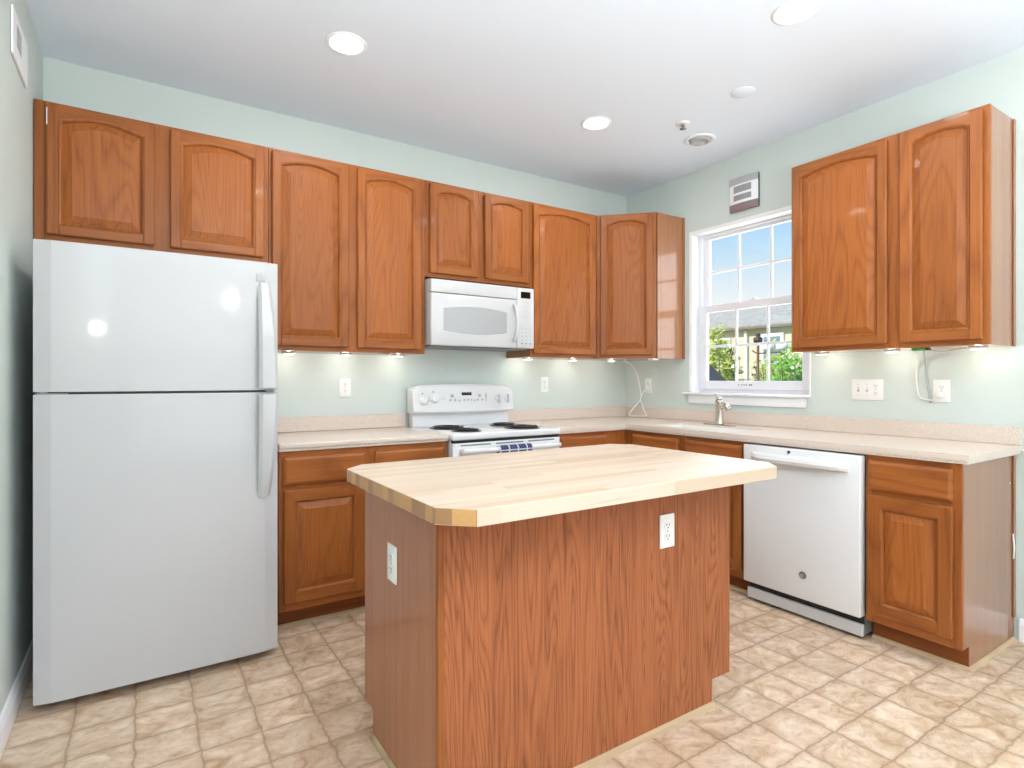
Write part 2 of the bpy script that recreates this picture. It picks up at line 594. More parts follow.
wpart(MB().box((-0.02, WY1 + 0.025, WZ0 - 0.075), (-0.001, WY0 + 0.012, WZ0 - 0.0125), 'trim', 0.004, 2), 'apron')
def frame_box(mb, x0, x1, y0, y1, z0, z1, w, m, bw=None, tw=None):
    bw = bw or w
    tw = tw or w
    mb.box((x0, y1, z0), (x1, y1 + w, z1), m, 0.003)
    mb.box((x0, y0 - w, z0), (x1, y0, z1), m, 0.003)
    mb.box((x0, y1 + w, z0), (x1, y0 - w, z0 + bw), m, 0.003)
    mb.box((x0, y1 + w, z1 - tw), (x1, y0 - w, z1), m, 0.003)
fy0, fy1 = WY0 - t, WY1 + t
f_ = MB()
frame_box(f_, 0.075, 0.132, fy0, fy1, WZ0 + 0.006, WZ1 - t, 0.03, 'vinyl', 0.03, 0.016)
wpart(f_, 'window_frame')
sy0, sy1 = fy0 - 0.028, fy1 + 0.028
def sash(name, x0, x1, z0, z1, w, bw, tw):
    o = MB()
    frame_box(o, x0, x1, sy0, sy1, z0, z1, w, 'vinyl', bw, tw)
    s = wpart(o, name)
    g = MB()
    a0, a1, c0, c1 = sy0 - w, sy1 + w, z0 + bw, z1 - tw
    xm = (x0 + x1) / 2
    for k in (1, 2):
        y = a0 + (a1 - a0) * k / 3
        g.box((xm - 0.008, y - 0.009, c0), (xm + 0.008, y + 0.009, c1), 'vinyl', 0.003)
    zc = (c0 + c1) / 2
    g.box((xm - 0.0075, a1, zc - 0.009), (xm + 0.0075, a0, zc + 0.009), 'vinyl', 0.003)
    g.build('grille', s)
    MB().box((xm - 0.002, a1 - 0.004, c0 - 0.004), (xm + 0.002, a0 + 0.004, c1 + 0.004), 'glass').build('pane', s)
    return s
sash('upper_sash', 0.098, 0.126, 1.722, WZ1 - t - 0.014, 0.045, 0.048, 0.022)
low = sash('lower_sash', 0.062, 0.092, WZ0 + 0.03, 1.768, 0.05, 0.062, 0.052)
lift = MB()
for y in (-1.03, -1.055, -1.072, -1.09, -1.122):
    w_ = 0.024 if y < -1.1 else 0.007
    lift.box((0.0605, y - w_ / 2, WZ0 + 0.06), (0.0622, y + w_ / 2, WZ0 + 0.067), 'dark')
lift.build('sash_mark', low, 'small dark printed mark')
lk = MB()
lk.box((0.07, -1.16, 1.768), (0.095, -1.11, 1.778), 'vinyl', 0.003)
lk.lathe([(0.012, 1.778), (0.012, 1.788), (0.004, 1.791)], 'vinyl', (0.082, -1.135, 0), seg=12)
lk.build('sash_lock', low)

# ================================================================== CABINETS
DT = 0.023      # door thickness


def arch_outline(a, b, c, s, r, n=14):
    """counter-clockwise inner outline: bottom-left, bottom-right, right, arched top, left."""
    pts = [(a, c), (b, c)]
    for i in range(n + 1):
        u = i / n
        x = b + (a - b) * u
        q = 2 * u - 1
        pts.append((x, s + r * (1 - q * q)))
    return pts


def door(parent, x0, x1, z0, z1, y, arch=True, fr=None, name='door', ax='x'):
    """raised-panel door: frame mesh plus a raised panel child; y = plane of the face frame, front is -y."""
    w, h = x1 - x0, z1 - z0
    fw = fr or min(0.047, w * 0.145)
    r = (0.03 if w > 0.36 else 0.026) if arch else 0.0
    yf, yb = y - DT - 0.002, y - 0.003
    a, b, c = x0 + fw, x1 - fw, z0 + fw
    s = z1 - (fw * 0.7 + r if arch else fw)
    d = MB()
    bv = 0.005
    # stiles
    for (p, q) in ((x0, a), (b, x1)):
        d.box((p, yf, z0), (q, yb, z1), 'wood_z', bv)
    d.box((a - 0.0045, yf + 0.0002, z0), (b + 0.0045, yb, c), 'wood_' + ax, bv)
    top = [(a - 0.0045, z1), (a - 0.0045, s)]
    n = 14
    if arch:
        for i in range(n + 1):
            u = i / n
            q = 2 * u - 1
            top.append((a + (b - a) * u, s + r * (1 - q * q)))
    else:
        top += [(a, s), (b, s)]
    top += [(b + 0.0045, s), (b + 0.0045, z1)]
    d.prism(top, yf + 0.0002, yb, 'wood_' + ax, axis='y', bev=0.0)
    # sticking (inner moulding) as a sloped strip
    def loop(ins, yy):
        return [(px, yy, pz) for px, pz in arch_outline(a + ins, b - ins, c + ins, s - ins, r, n)]
    d.loops([loop(-0.002, yf - 0.0002), loop(0.003, yf + 0.001), loop(0.009, yf + 0.007), loop(0.010, yf + 0.0135)], 'wood_z')
    D = d.build(name, parent)
    pn = MB()
    rz = min(0.03, w * 0.1)
    pn.loops([loop(0.006, yf + 0.0145), loop(0.013, yf + 0.0135), loop(0.012 + rz, yf + 0.004), loop(0.014 + rz, yf + 0.0025)], 'panel', cap0=True, cap1=True)
    pn.build('raised_panel', D)
    return D


def drawer_front(parent, x0, x1, z0, z1, y, ax='x', name='drawer_front'):
    d = MB()
    yf, yb = y - DT, y - 0.0015
    o = [(x0, z0), (x1, z0), (x1, z1), (x0, z1)]
    def lp(i, yy):
        return [(x0 + i, yy, z0 + i), (x1 - i, yy, z0 + i), (x1 - i, yy, z1 - i), (x0 + i, yy, z1 - i)]
    d.loops([lp(0, yb), lp(0, yf + 0.009), lp(0.004, yf + 0.005), lp(0.012, yf + 0.001), lp(0.015, yf)], 'wood_' + ax, True, True)
    return d.build(name, parent)


def face_frame(parent, xs, zs, y0, y1, w, h, name='face_frame'):
    """xs: list of (x0,x1) stiles; zs: list of (z0,z1) rails across the full width."""
    d = MB()
    for a, b in xs:
        d.box((a, y1, zs[0][0]), (b, y0, zs[-1][1]), 'wood_z', 0.0015)
    for i in range(len(xs) - 1):
        for a, b in zs:
            d.box((xs[i][1], y1 + 0.0004, a), (xs[i + 1][0], y0, b), 'wood_x', 0.001)
    return d.build(name, parent)


def upper(label, loc, rz, w, h, doors, dep=0.305, fill_left=0.0, fr_l=0.03, fr_r=0.03, arch=True, side='side', tape=False, scribe=False):
    t = thing('wall_cabinet', label, 'cabinet', loc, rz, 'oak wall cabinets')
    b = MB()
    b.box((0.0005, -dep + 0.019, 0.0), (w - 0.0005, -0.001, h), side, 0.001)
    b.build('cabinet_box', t)
    xs = [(0.0, doors[0][0] + 0.012)]
    for (p, q) in zip(doors, doors[1:]):
        xs.append((p[1] - 0.012, q[0] + 0.012))
    xs.append((doors[-1][1] - 0.012, w))
    face_frame(t, xs, [(0.0, 0.038), (h - 0.035, h)], -dep + 0.0188, -dep, w, h)
    for p in doors:
        door(t, p[0], p[1], 0.024, h - 0.017, -dep, arch)
    if fill_left:
        MB().box((-fill_left, -dep, 0.0), (-0.0005, -dep + 0.02, h), 'wood_z', 0.001).build('filler_strip', t)
    if scribe:
        MB().box((w + 0.0005, -0.024, 0.0), (w + 0.006, -0.001, h + 0.0), 'side', 0.001).build('scribe_molding', t)
    return t


UB, UT = 1.378, 2.443
Y0 = -0.001
# over the refrigerator
x0 = XL + 0.04
c1 = upper('short oak wall cabinet with two arched doors above the white refrigerator', (x0, Y0, 1.833), 0, -2.8985 - x0, UT - 1.833,
           [(-3.809 - x0, -3.406 - x0), (-3.344 - x0, -2.923 - x0)], fill_left=0.037)
MB().box((0.008, -0.305 - DT - 0.0016, 0.50), (0.0135, -0.305 - DT + 0.004, 0.575), 'white_plastic', 0.001).build('door_bumper', c1, 'small white strip at the top left door corner')
x0 = -2.8975
upper('tall oak wall cabinet with two arched doors between refrigerator and microwave', (x0, Y0, UB), 0, -2.0035 - x0, UT - UB,
      [(-2.884 - x0, -2.478 - x0), (-2.428 - x0, -2.034 - x0)])
x0 = -2.0025
upper('short oak wall cabinet with two small arched doors above the white microwave', (x0, Y0, 1.853), 0, -1.2165 - x0, UT - 1.853,
      [(-1.977 - x0, -1.637 - x0), (-1.587 - x0, -1.238 - x0)])
x0 = -1.2155
upper('tall oak wall cabinet with one arched door to the right of the microwave', (x0, Y0, UB), 0, -0.6115 - x0, UT - UB,
      [(-1.2 - x0, -0.637 - x0)])
# diagonal corner cabinet
t = thing('wall_cabinet', 'diagonal oak corner wall cabinet with one arched door left of the window', 'cabinet', (-0.6105, -0.3045, UB), R(-45), 'oak wall cabinets')
def dl(x, y):
    v = Matrix.Rotation(R(45), 2) @ Vector((x + 0.6105, y + 0.3045))
    return (v.x, v.y)
cut = 0.0125
H = UT - UB
b = MB()
b.prism([dl(-0.002, -0.002), dl(-0.6095, -0.002), dl(-0.6095, -0.304 + 0.012), dl(-0.6095 + 0.015, -0.304 + 0.012 - 0.001), dl(-0.305 + 0.016, -0.6095 + 0.015), dl(-0.305 + 0.012, -0.6095), dl(-0.002, -0.6095)], 0, H, 'side', bev=0.0)
b.build('cabinet_box', t)
DW = math.hypot(0.305, 0.305)
face_frame(t, [(0.0, 0.045), (DW - 0.04, DW)], [(0, 0.038), (H - 0.035, H)], 0.0188, 0.0, DW, H)
door(t, 0.029, DW - 0.028, 0.024, H - 0.017, 0.0)
p0, p1 = dl(-0.026, -0.6102), dl(-0.002, -0.6155)
MB().prism([dl(-0.026, -0.61), dl(-0.026, -0.615), dl(-0.002, -0.615), dl(-0.002, -0.61)], 0.0, H, 'side').build('scribe_molding', t)
# right wall
yc = -1.628
upper('tall oak wall cabinet with two arched doors on the right wall beside the window', (-0.001, yc, UB), R(-90), 2.536 - 1.628, H,
      [(1.645 - 1.628, 2.132 - 1.628), (2.187 - 1.628, 2.514 - 1.628)], scribe=True)

BH = 0.873
BD = 0.61


def base(label, loc, rz, w, fronts, doors, extra_w=0.0, left_end=False, right_end=False, dz=(0.14, 0.69), dr=(0.712, 0.848), stile=None, shoe=True, hollow=False):
    t = thing('base_cabinet', label, 'cabinet', loc, rz, 'oak base cabinets')
    prof = [(-0.002, 0.0), (-BD + 0.075, 0.0), (-BD + 0.075, 0.1), (-BD + 0.019, 0.1), (-BD + 0.019, BH), (-0.002, BH)]
    b = MB()
    if hollow:
        b.prism(prof, 0.0005, 0.018, 'side', axis='x')
        b.prism(prof, w - 0.018, w - 0.0005, 'side', axis='x')
        b.box((0.018, -0.02, 0.1), (w - 0.018, -0.002, BH), 'side')
        b.box((0.018, -BD + 0.019, 0.1), (w - 0.018, -0.02, 0.118), 'side')
    else:
        b.prism(prof, 0.0005, w - 0.0005, 'side', axis='x')
    b.build('cabinet_box', t)
    edges = sorted(set([e for p in fronts + doors for e in p]))
    cols = doors
    xs = [(0.0, cols[0][0] + 0.012)]
    for p, q in zip(cols, cols[1:]):
        xs.append((p[1] - 0.012, q[0] + 0.012))
    xs.append((cols[-1][1] - 0.012, w))
    face_frame(t, xs, [(0.1, 0.15), (0.68, 0.72), (0.84, BH)], -BD + 0.0188, -BD, w, BH)
    for p in fronts:
        drawer_front(t, p[0], p[1], dr[0], dr[1], -BD)
    for p in doors:
        door(t, p[0], p[1], dz[0], dz[1], -BD, arch=False, fr=0.055)
    MB().box((0.001, -BD + 0.07, 0.0), (w - 0.0005, -BD + 0.0748, 0.0995), 'kick', 0.0).build('toe_kick', t)
    if shoe:
        MB().prism([(-BD + 0.0698, 0.0), (-BD + 0.056, 0.0), (-BD + 0.058, 0.008), (-BD + 0.064, 0.014), (-BD + 0.0698, 0.016)], 0.001, w - 0.0005 + (0.014 if right_end else 0), 'shoe', axis='x').build('shoe_molding', t)
    if right_end:
        MB().prism([(w + 0.0002, 0.0), (w + 0.014, 0.0), (w + 0.012, 0.008), (w + 0.006, 0.014), (w + 0.0002, 0.016)], -BD + 0.0698, -0.02, 'shoe', axis='y').build('shoe_molding', t)
        MB().box((w + 0.0005, -0.024, 0.106), (w + 0.006, -0.001, BH), 'side', 0.001).build('scribe_molding', t)
        MB().lathe([(0.004, w), (0.004, w + 0.002), (0.001, w + 0.003)], 'white_plastic', (0, -0.06, 0.74), axis='x', seg=10).build('screw_cap', t, 'white screw cap')
    return t


x0 = -2.906
base('oak base cabinet with two drawers and two doors between refrigerator and stove', (x0, Y0, 0), 0, 2.906 - 2.009,
     [(-2.888 - x0, -2.485 - x0), (-2.431 - x0, -2.03 - x0)], [(-2.888 - x0, -2.485 - x0), (-2.431 - x0, -2.03 - x0)])
x0 = -1.229
base('oak base cabinet with single drawer in the corner right of the stove', (x0, Y0, 0), 0, 1.229 - 0.6125,
     [(-1.205 - x0, -0.807 - x0)], [(-1.205 - x0, -0.807 - x0)])
y0 = 0.6125
base('oak sink cabinet with two false drawer fronts left of the dishwasher', (-0.001, -y0, 0), R(-90), 1.552 - y0,
     [(0.681 - y0, 1.077 - y0), (1.128 - y0, 1.526 - y0)], [(0.681 - y0, 1.077 - y0), (1.128 - y0, 1.526 - y0)], hollow=True)
y0 = 2.1665
base('narrow oak base cabinet with one drawer and one door right of the dishwasher', (-0.001, -y0, 0), R(-90), 2.536 - y0,
     [(2.184 - y0, 2.509 - y0)], [(2.184 - y0, 2.509 - y0)], right_end=True)

# wire loop on the end of that cabinet
tag(MB().tube([(-0.035, -2.54, 0.50), (-0.05, -2.546, 0.475), (-0.057, -2.55, 0.44), (-0.048, -2.546, 0.405), (-0.03, -2.54, 0.385)], 0.0035, 'cord').build('wire_loop'),
    'white curved wire poking from the end panel of the narrow base cabinet', 'wire')

# ---- countertops
CT0, CT1 = 0.8745, 0.914
ct = thing('countertop', 'short beige countertop between refrigerator and stove', 'countertop', (-2.46, -0.32, CT0))
def place(mb, name, par, label=None):
    o = mb.build(name, par, label)
    o.matrix_parent_inverse = Matrix.Translation(-Vector(par.location))
    return o
m = MB()
m.box((-2.908, -0.636, 0.888), (-2.0065, -0.0015, CT1), 'counter', 0.004, 2)
m.box((-2.908, -0.630, CT0), (-2.0065, -0.58, 0.889), 'counter', 0.003)
m.box((-2.907, -0.58, CT0), (-2.0075, -0.0015, 0.889), 'counter')
place(m, 'slab', ct)
place(MB().box((-2.908, -0.021, CT1 + 0.0002), (-2.0065, -0.0015, 1.001), 'counter', 0.003), 'backsplash', ct)
ct = thing('countertop', 'long L-shaped beige countertop running around the corner under the window', 'countertop', (-0.32, -1.4, CT0))
m = MB()
SX0, SX1, SY0, SY1 = -0.545, -0.245, -0.80, -1.42     # sink cut-out
e2 = 0.0
yE = -2.566
def slab(mb, lo, hi, z0, z1):
    mb.box((lo[0], lo[1], z0), (hi[0], hi[1], z1), 'counter')
out = [(-1.2315, -0.0015), (-1.2315, -0.636), (-0.636, -0.636), (-0.636, yE), (-0.0015, yE), (-0.0015, -0.0015)]
hole = [(SX0, SY0), (SX1, SY0), (SX1, SY1), (SX0, SY1)]
rects = [((-1.2315, -0.636), (-0.0015, -0.0015)), ((-0.636, SY0), (-0.0015, -0.636)), ((-0.636, SY1), (SX0, SY0)), ((SX1, SY1), (-0.0015, SY0)), ((-0.636, yE), (-0.0015, SY1))]
for lo, hi in rects:
    slab(m, lo, hi, 0.888, CT1)
m.box((-1.23, -0.630, CT0), (-0.63, -0.012, 0.888), 'counter')
m.box((-0.630, yE + 0.006, CT0), (-0.57, -0.630, 0.888), 'counter')
m.box((-0.2, yE + 0.006, CT0), (-0.012, -0.012, 0.888), 'counter')
m.box((-0.57, yE + 0.006, CT0), (-0.2, SY1 - 0.01, 0.888), 'counter')
place(m, 'slab', ct)
m = MB()
m.box((-1.2315, -0.021, CT1 + 0.0002), (-0.0215, -0.0015, 1.001), 'counter', 0.003)
m.box((-0.021, yE, CT1 + 0.0002), (-0.0015, -0.0015, 1.001), 'counter', 0.003)
place(m, 'backsplash', ct)

# ---- sink and faucet
sk = thing('sink', 'pale undermount sink basin in the counter under the window', 'sink', (-0.395, -1.11, 0.74))
m = MB()
def rl(ins, z):
    a, b_, c, d = SX0 + ins, SX1 - ins, SY1 + ins, SY0 - ins
    return [(a, c, z), (b_, c, z), (b_, d, z), (a, d, z)]
m.loops([rl(0.0008, 0.905), rl(0.004, 0.8), rl(0.03, 0.752), rl(0.1, 0.75)], 'sink', cap1=True)
m.loops([rl(-0.006, 0.886), rl(-0.004, 0.8), rl(0.02, 0.745), rl(0.1, 0.743)], 'sink', cap1=True)
place(m, 'basin', sk)
place(MB().lathe([(0.03, 0.7502), (0.036, 0.7525), (0.02, 0.7518), (0.018, 0.7505)], 'chrome', (-0.36, -1.11, 0), seg=16), 'drain', sk)
FX, FY = -0.185, -1.055
fc = thing('faucet', 'brushed nickel single-lever faucet with a base plate under the window', 'faucet', (FX, FY, CT1))
m = MB()
pl = []
for i in range(24):
    a_ = 2 * math.pi * i / 24
    cx_, cy_ = 0.026 * math.cos(a_), 0.026 * math.sin(a_) + (0.098 if math.sin(a_) >= 0 else -0.098)
    pl.append((cx_, cy_))
m.prism(pl, 0.0003, 0.007, 'chrome', bev=0.002)
m.build('base_plate', fc)
MB().lathe([(0.03, 0.007), (0.0275, 0.015), (0.026, 0.06), (0.0255, 0.15), (0.0275, 0.156), (0.0275, 0.168), (0.0, 0.174)], 'chrome', seg=24).build('body', fc)
MB().tube([(0.0, 0.0, 0.112), (-0.006, -0.03, 0.128), (-0.012, -0.06, 0.136), (-0.016, -0.072, 0.128), (-0.018, -0.082, 0.108)], lambda u: 0.016 + 0.007 * u, 'chrome', seg=16).build('spout', fc)
m = MB()
m.lathe([(0.016, 0.168), (0.019, 0.18), (0.013, 0.192), (0.0, 0.196)], 'chrome', seg=16)
m.tube([(0.0, 0.004, 0.186), (-0.008, 0.012, 0.2), (-0.015, 0.02, 0.215)], 0.0065, 'chrome', seg=10)
m.build('lever', fc)

# ================================================================== REFRIGERATOR
FXL, FXR = -3.7905, -2.953
rf = thing('refrigerator', 'white top-freezer refrigerator standing against the left wall', 'refrigerator', ((FXL + FXR) / 2, -0.45, 0))
def pr(mb, name, label=None, par=rf):
    o = mb.build(name, par, label)
    if par is rf:
        o.matrix_parent_inverse = Matrix.Translation(-Vector(rf.location))
    return o
m = MB()
m.box((FXL + 0.004, -0.765, 0.03), (FXR - 0.004, -0.06, 1.722), 'white_app', 0.008, 2)
pr(m, 'cabinet')
def door_slab(z0, z1):
    d = MB()
    n = 16
    pts = [(FXL, -0.772), (FXR, -0.772)]
    for i in range(n + 1):          # very slightly bowed front
        u = i / n
        x = FXR + (FXL - FXR) * u
        q = 2 * u - 1
        edge = min(u, 1 - u)
        yy = -0.838 - 0.004 * (1 - q * q) + (0.012 * (1 - edge / 0.02) ** 2 if edge < 0.02 else 0)
        pts.append((x, yy))
    d.prism(pts, z0, z1, 'white_app', bev=0.0)
    return d
fz = pr(door_slab(1.176, 1.732), 'freezer_door')
fd = pr(door_slab(0.037, 1.166), 'fridge_door')
pr(MB().box((FXL + 0.01, -0.80, 1.1662), (FXR - 0.01, -0.766, 1.1758), 'grey'), 'gasket')
def fridge_handle(za, zb, far_top):
    """a flat white grip bowed off the door at its free end"""
    d = MB()
    L = []
    n = 14
    for i in range(n + 1):
        u = i / n                      # 0 at the door gap, 1 at the far end
        z = za + (zb - za) * u
        off = 0.05 * (1 - u ** 3) + 0.004
        x1 = FXR - 0.006 - 0.014 * u
        x0_ = FXR - 0.085 - 0.0 * u
        if u > 0.5:
            x1 -= 0.012 * ((u - 0.5) / 0.5)
        yb = -0.8415
        yf = yb - off
        L.append([(x0_ + 0.006, yb, z), (x0_, yf + 0.012, z), (x0_ + 0.014, yf, z), (x1 - 0.014, yf, z), (x1, yf + 0.014, z), (x1 - 0.004, yb + 0.002, z)])
    d.loops(L, 'white_app', True, True, True, False)
    return d
fridge_handle(1.186, 1.642, True).build('handle', fz)
fridge_handle(1.158, 0.712, False).build('handle', fd)
m = MB()
m.box((FXR - 0.09, -0.8425, 1.646), (FXR - 0.052, -0.838, 1.681), 'white_app', 0.002)
for k in range(3):
    m.box((FXR - 0.087, -0.8432, 1.650 + k * 0.010), (FXR - 0.057 - 0.004 * k, -0.8424, 1.656 + k * 0.010), 'lgrey')
m.build('badge', fz, 'small grey maker badge')
m = MB()
m.box((FXL + 0.008, -0.835, 1.1665), (FXL + 0.1, -0.8, 1.1705), 'steel')
m.box((FXL + 0.02, -0.83, 1.1662), (FXL + 0.04, -0.81, 1.1755), 'steel')
pr(m, 'hinge')
pr(MB().box((FXR - 0.05, -0.842, 1.1664), (FXR - 0.015, -0.80, 1.1756), 'lgrey', 0.002), 'door_stop')
for sx in (FXL + 0.05, FXR - 0.05):
    for sy in (-0.745, -0.12):
        pr(MB().lathe([(0.022, 0.0), (0.022, 0.012), (0.012, 0.014), (0.012, 0.045)], 'black', (sx, sy, 0), seg=14), 'foot')

# ================================================================== STOVE
SXL, SXR = -2.0015, -1.2385
SC = (SXL + SXR) / 2
st = thing('stove', 'white electric coil stove between the two countertops', 'stove', (SC, -0.33, 0))
def ps(mb, name, label=None, par=st):
    o = mb.build(name, par, label)
    if par is st:
        o.matrix_parent_inverse = Matrix.Translation(-Vector(st.location))
    return o
ps(MB().box((SXL + 0.002, -0.63, 0.05), (SXR - 0.002, -0.03, 0.878), 'white_app', 0.003), 'body')
ps(MB().box((SXL, -0.672, 0.8785), (SXR, -0.09, 0.916), 'white_gloss', 0.008, 2), 'cooktop')
ps(MB().box((SXL + 0.01, -0.662, 0.8625), (SXR - 0.01, -0.631, 0.878), 'black'), 'gap_shade', 'black strip painted as the shade under the cooktop edge')  # solid black strip, colours in the shade of the gap
# oven door
od = MB()
od.box((SXL + 0.004, -0.668, 0.22), (SXR - 0.004, -0.631, 0.862), 'white_gloss', 0.006, 2)
OD = ps(od, 'oven_door')
v = MB()
for (a_, b_) in ((SXL + 0.05, SXL + 0.25), (SXL + 0.285, SXL + 0.48), (SXL + 0.515, SXR - 0.05)):
    v.box((a_, -0.6695, 0.845), (b_, -0.6675, 0.853), 'grey', 0.001)
v.build('vent_slot', OD, 'grey vent slots')
MB().box((SXL + 0.12, -0.6695, 0.36), (SXR - 0.12, -0.6675, 0.66), 'display', 0.001).build('oven_window', OD)
hd = MB()
hd.tube([(SXL + 0.04, -0.715, 0.82), (SC, -0.722, 0.82), (SXR - 0.04, -0.715, 0.82)], 0.0155, 'white_gloss', seg=14)
for hx in (SXL + 0.06, SXR - 0.06):
    hd.box((hx - 0.018, -0.712, 0.808), (hx + 0.018, -0.667, 0.832), 'white_gloss', 0.004)
hd.build('handle', OD)
ps(MB().box((SXL + 0.004, -0.664, 0.06), (SXR - 0.004, -0.631, 0.212), 'white_gloss', 0.006, 2), 'drawer')
# back guard: recessed riser, overhanging bowed control panel
g = MB()
g.box((SXL + 0.012, -0.088, 0.878), (SXR - 0.012, -0.03, 1.03), 'white_gloss', 0.004)
ps(g, 'riser')
n = 18
top = [(SXL, 1.008)]
low_ = []
for i in range(n + 1):
    u = i / n
    q = 2 * u - 1
    zt = 1.193 - 0.016 * q * q - (0.02 * (abs(q) - 0.94) / 0.06 if abs(q) > 0.94 else 0)
    zl = 1.003 - 0.006 * (1 - q * q)
    top_z = zt
    low_.append((SXL + (SXR - SXL) * u, zl, zt))
cp = MB()
Ls = []
for (x, zl, zt) in low_:
    yf = -0.135
    Ls.append([(x, -0.03, zl), (x, yf + 0.012, zl), (x, yf, zl + 0.012), (x, -0.112, zt - 0.015), (x, -0.1, zt), (x, -0.03, zt)])
cp.loops(Ls, 'white_gloss', True, True, True, False)
CP = ps(cp, 'control_panel')
def on_panel(z):
    return -0.135 + (z - 1.015) / (1.178 - 1.015) * 0.023
for kx, kz in ((-1.929, 1.088), (-1.853, 1.098)):
    y = on_panel(kz)
    k = MB()
    k.lathe([(0.033, y - 0.0005), (0.032, y - 0.005), (0.026, y - 0.007), (0.023, y - 0.022), (0.019, y - 0.026), (0.0, y - 0.027)], 'white_plastic', (kx, 0, kz), axis='y', seg=20)
    k.box((kx - 0.003, y - 0.032, kz - 0.02), (kx + 0.003, y - 0.026, kz + 0.02), 'white_plastic', 0.001)
    k.box((kx - 0.012, y - 0.0015, kz + 0.04), (kx - 0.004, y + 0.001, kz + 0.048), 'grey')
    k.build('knob', CP)
for kx in (-1.362, -1.288):
    kz = 1.09
    y = on_panel(kz)
    k = MB()
    k.lathe([(0.022, y - 0.0005), (0.022, y - 0.006), (0.02, y - 0.012), (0.0, y - 0.013)], 'white_plastic', (kx, 0, kz), axis='y', seg=20)
    k.box((kx - 0.009, y - 0.035, kz - 0.028), (kx + 0.009, y - 0.01, kz + 0.03), 'knob_grey', 0.005, 2)
    k.build('knob', CP)
y = on_panel(1.125)
MB().box((-1.648, y - 0.002, 1.115), (-1.572, y + 0.004, 1.136), 'display', 0.001).build('clock_display', CP)
for (bx, bz, r_) in ((-1.72, 1.112, .012), (-1.735, 1.085, .009), (-1.7, 1.085, .009), (-1.51, 1.112, .012), (-1.525, 1.085, .008), (-1.492, 1.085, .008), (-1.63, 1.085, .007), (-1.6, 1.085, .007), (-1.575, 1.085, .007), (-1.67, 1.08, .007), (-1.55, 1.08, .007)):
    yy = on_panel(bz)
    bt = MB()
    bt.lathe([(r_, yy + 0.002), (r_, yy - 0.0012), (r_ * 0.8, yy - 0.0014), (r_ * 0.75, yy - 0.001)], 'lgrey', (bx, 0, bz), axis='y', seg=14)
    bt.build('button', CP)
yy = on_panel(1.09)
bt = MB()
bt.box((-1.462, yy - 0.002, 1.06), (-1.4595, yy + 0.003, 1.128), 'grey')
bt.build('panel_line', CP, 'thin grey printed line')
MB().box((-1.80, yy - 0.0014, 1.093), (-1.77, yy + 0.003, 1.096), 'lgrey').build('panel_print', CP)
# coil burners
def burner(cx, cy, r):
    e = thing_part = MB()
    z = 0.9165
    e.lathe([(r + 0.018, z), (r + 0.016, z + 0.004), (r + 0.004, z + 0.003), (r - 0.005, z + 0.0015)], 'drip', (cx, cy, 0), seg=32, cap=True)
    B = ps(e, 'burner')
    c = MB()
    pts = []
    turns = 4
    for i in range(turns * 20 + 1):
        a_ = 2 * math.pi * i / 20
        rr2 = 0.02 + (r - 0.02) * i / (turns * 20)
        pts.append((cx + rr2 * math.cos(a_), cy + rr2 * math.sin(a_), z + 0.010))
    c.tube(pts, 0.0048, 'coil', seg=6, sub=1)
    c.build('coil', B)
burner(-1.845, -0.30, 0.098)
burner(-1.835, -0.525, 0.072)
burner(-1.42, -0.28, 0.072)
burner(-1.43, -0.52, 0.098)

# dish towel over the oven handle
tw = MB()
L = []
TX0, TX1 = -1.735, -1.508
nx = 14
prof = []
for i in range(9):
    prof.append((-0.7005 + 0.0, 0.55 + (0.808 - 0.55) * i / 8))
arc = [(-0.7205 + 0.0185 * math.cos(math.pi * k / 10), 0.82 + 0.0185 * math.sin(math.pi * k / 10)) for k in range(11)]
back = [(-0.7015, 0.60 + (0.812 - 0.60) * i / 6) for i in range(7)]
front = [(-0.7395, 0.812 - (0.812 - 0.50) * i / 8) for i in range(1, 9)]
prof = back + arc + front
for i in range(nx + 1):
    x = TX0 + (TX1 - TX0) * i / nx
    w = 0.002 * math.sin(i * 1.7)
    L.append([(x, py + (w if k > len(back) + 10 else 0), pz) for k, (py, pz) in enumerate(prof)])
L2 = [[(x, py - 0.004, pz) if k > len(back) + 5 else (x, py, pz + 0.0) for k, (x, py, pz) in enumerate(A)] for A in L]
def offs(A):
    o = []
    for k, (x, py, pz) in enumerate(A):
        if k < len(back):
            o.append((x, py + 0.004, pz))
        elif k < len(back) + 11:
            q = (k - len(back)) / 10 * math.pi
            o.append((x, py + 0.004 * math.cos(q), pz + 0.004 * math.sin(q)))
        else:
            o.append((x, py - 0.004, pz))
    return o
rings = [A + offs(A)[::-1] for A in L]
tw.loops(rings, 'towel', True, True, True, False)
tag(tw.build('dish_towel'), 'navy plaid dish towel hanging over the oven door handle', 'towel')

# ================================================================== MICROWAVE
MX0, MX1, MYF, MZ0, MZ1 = -1.996, -1.236, -0.38, 1.43, 1.8515
mw = thing('microwave', 'white over-the-range microwave mounted under the short cabinet above the stove', 'microwave', ((MX0 + MX1) / 2, -0.2, MZ0))
def pm(mb, name, label=None, par=mw):
    o = mb.build(name, par, label)
    if par is mw:
        o.matrix_parent_inverse = Matrix.Translation(-Vector(mw.location))
    return o
pm(MB().box((MX0 + 0.002, MYF + 0.045, MZ0 + 0.004), (MX1 - 0.002, -0.003, 1.836), 'white_mw', 0.003), 'body')
pm(MB().box((MX0 + 0.03, -0.26, 1.8365), (MX1 - 0.03, -0.02, MZ1), 'grey', 0.002), 'mounting_plate')
pm(MB().box((MX0 + 0.02, MYF + 0.05, MZ0 - 0.006), (MX1 - 0.02, -0.02, MZ0 + 0.0035), 'grey', 0.002), 'underside_plate', 'dark grey underside plate')
XD = -1.372
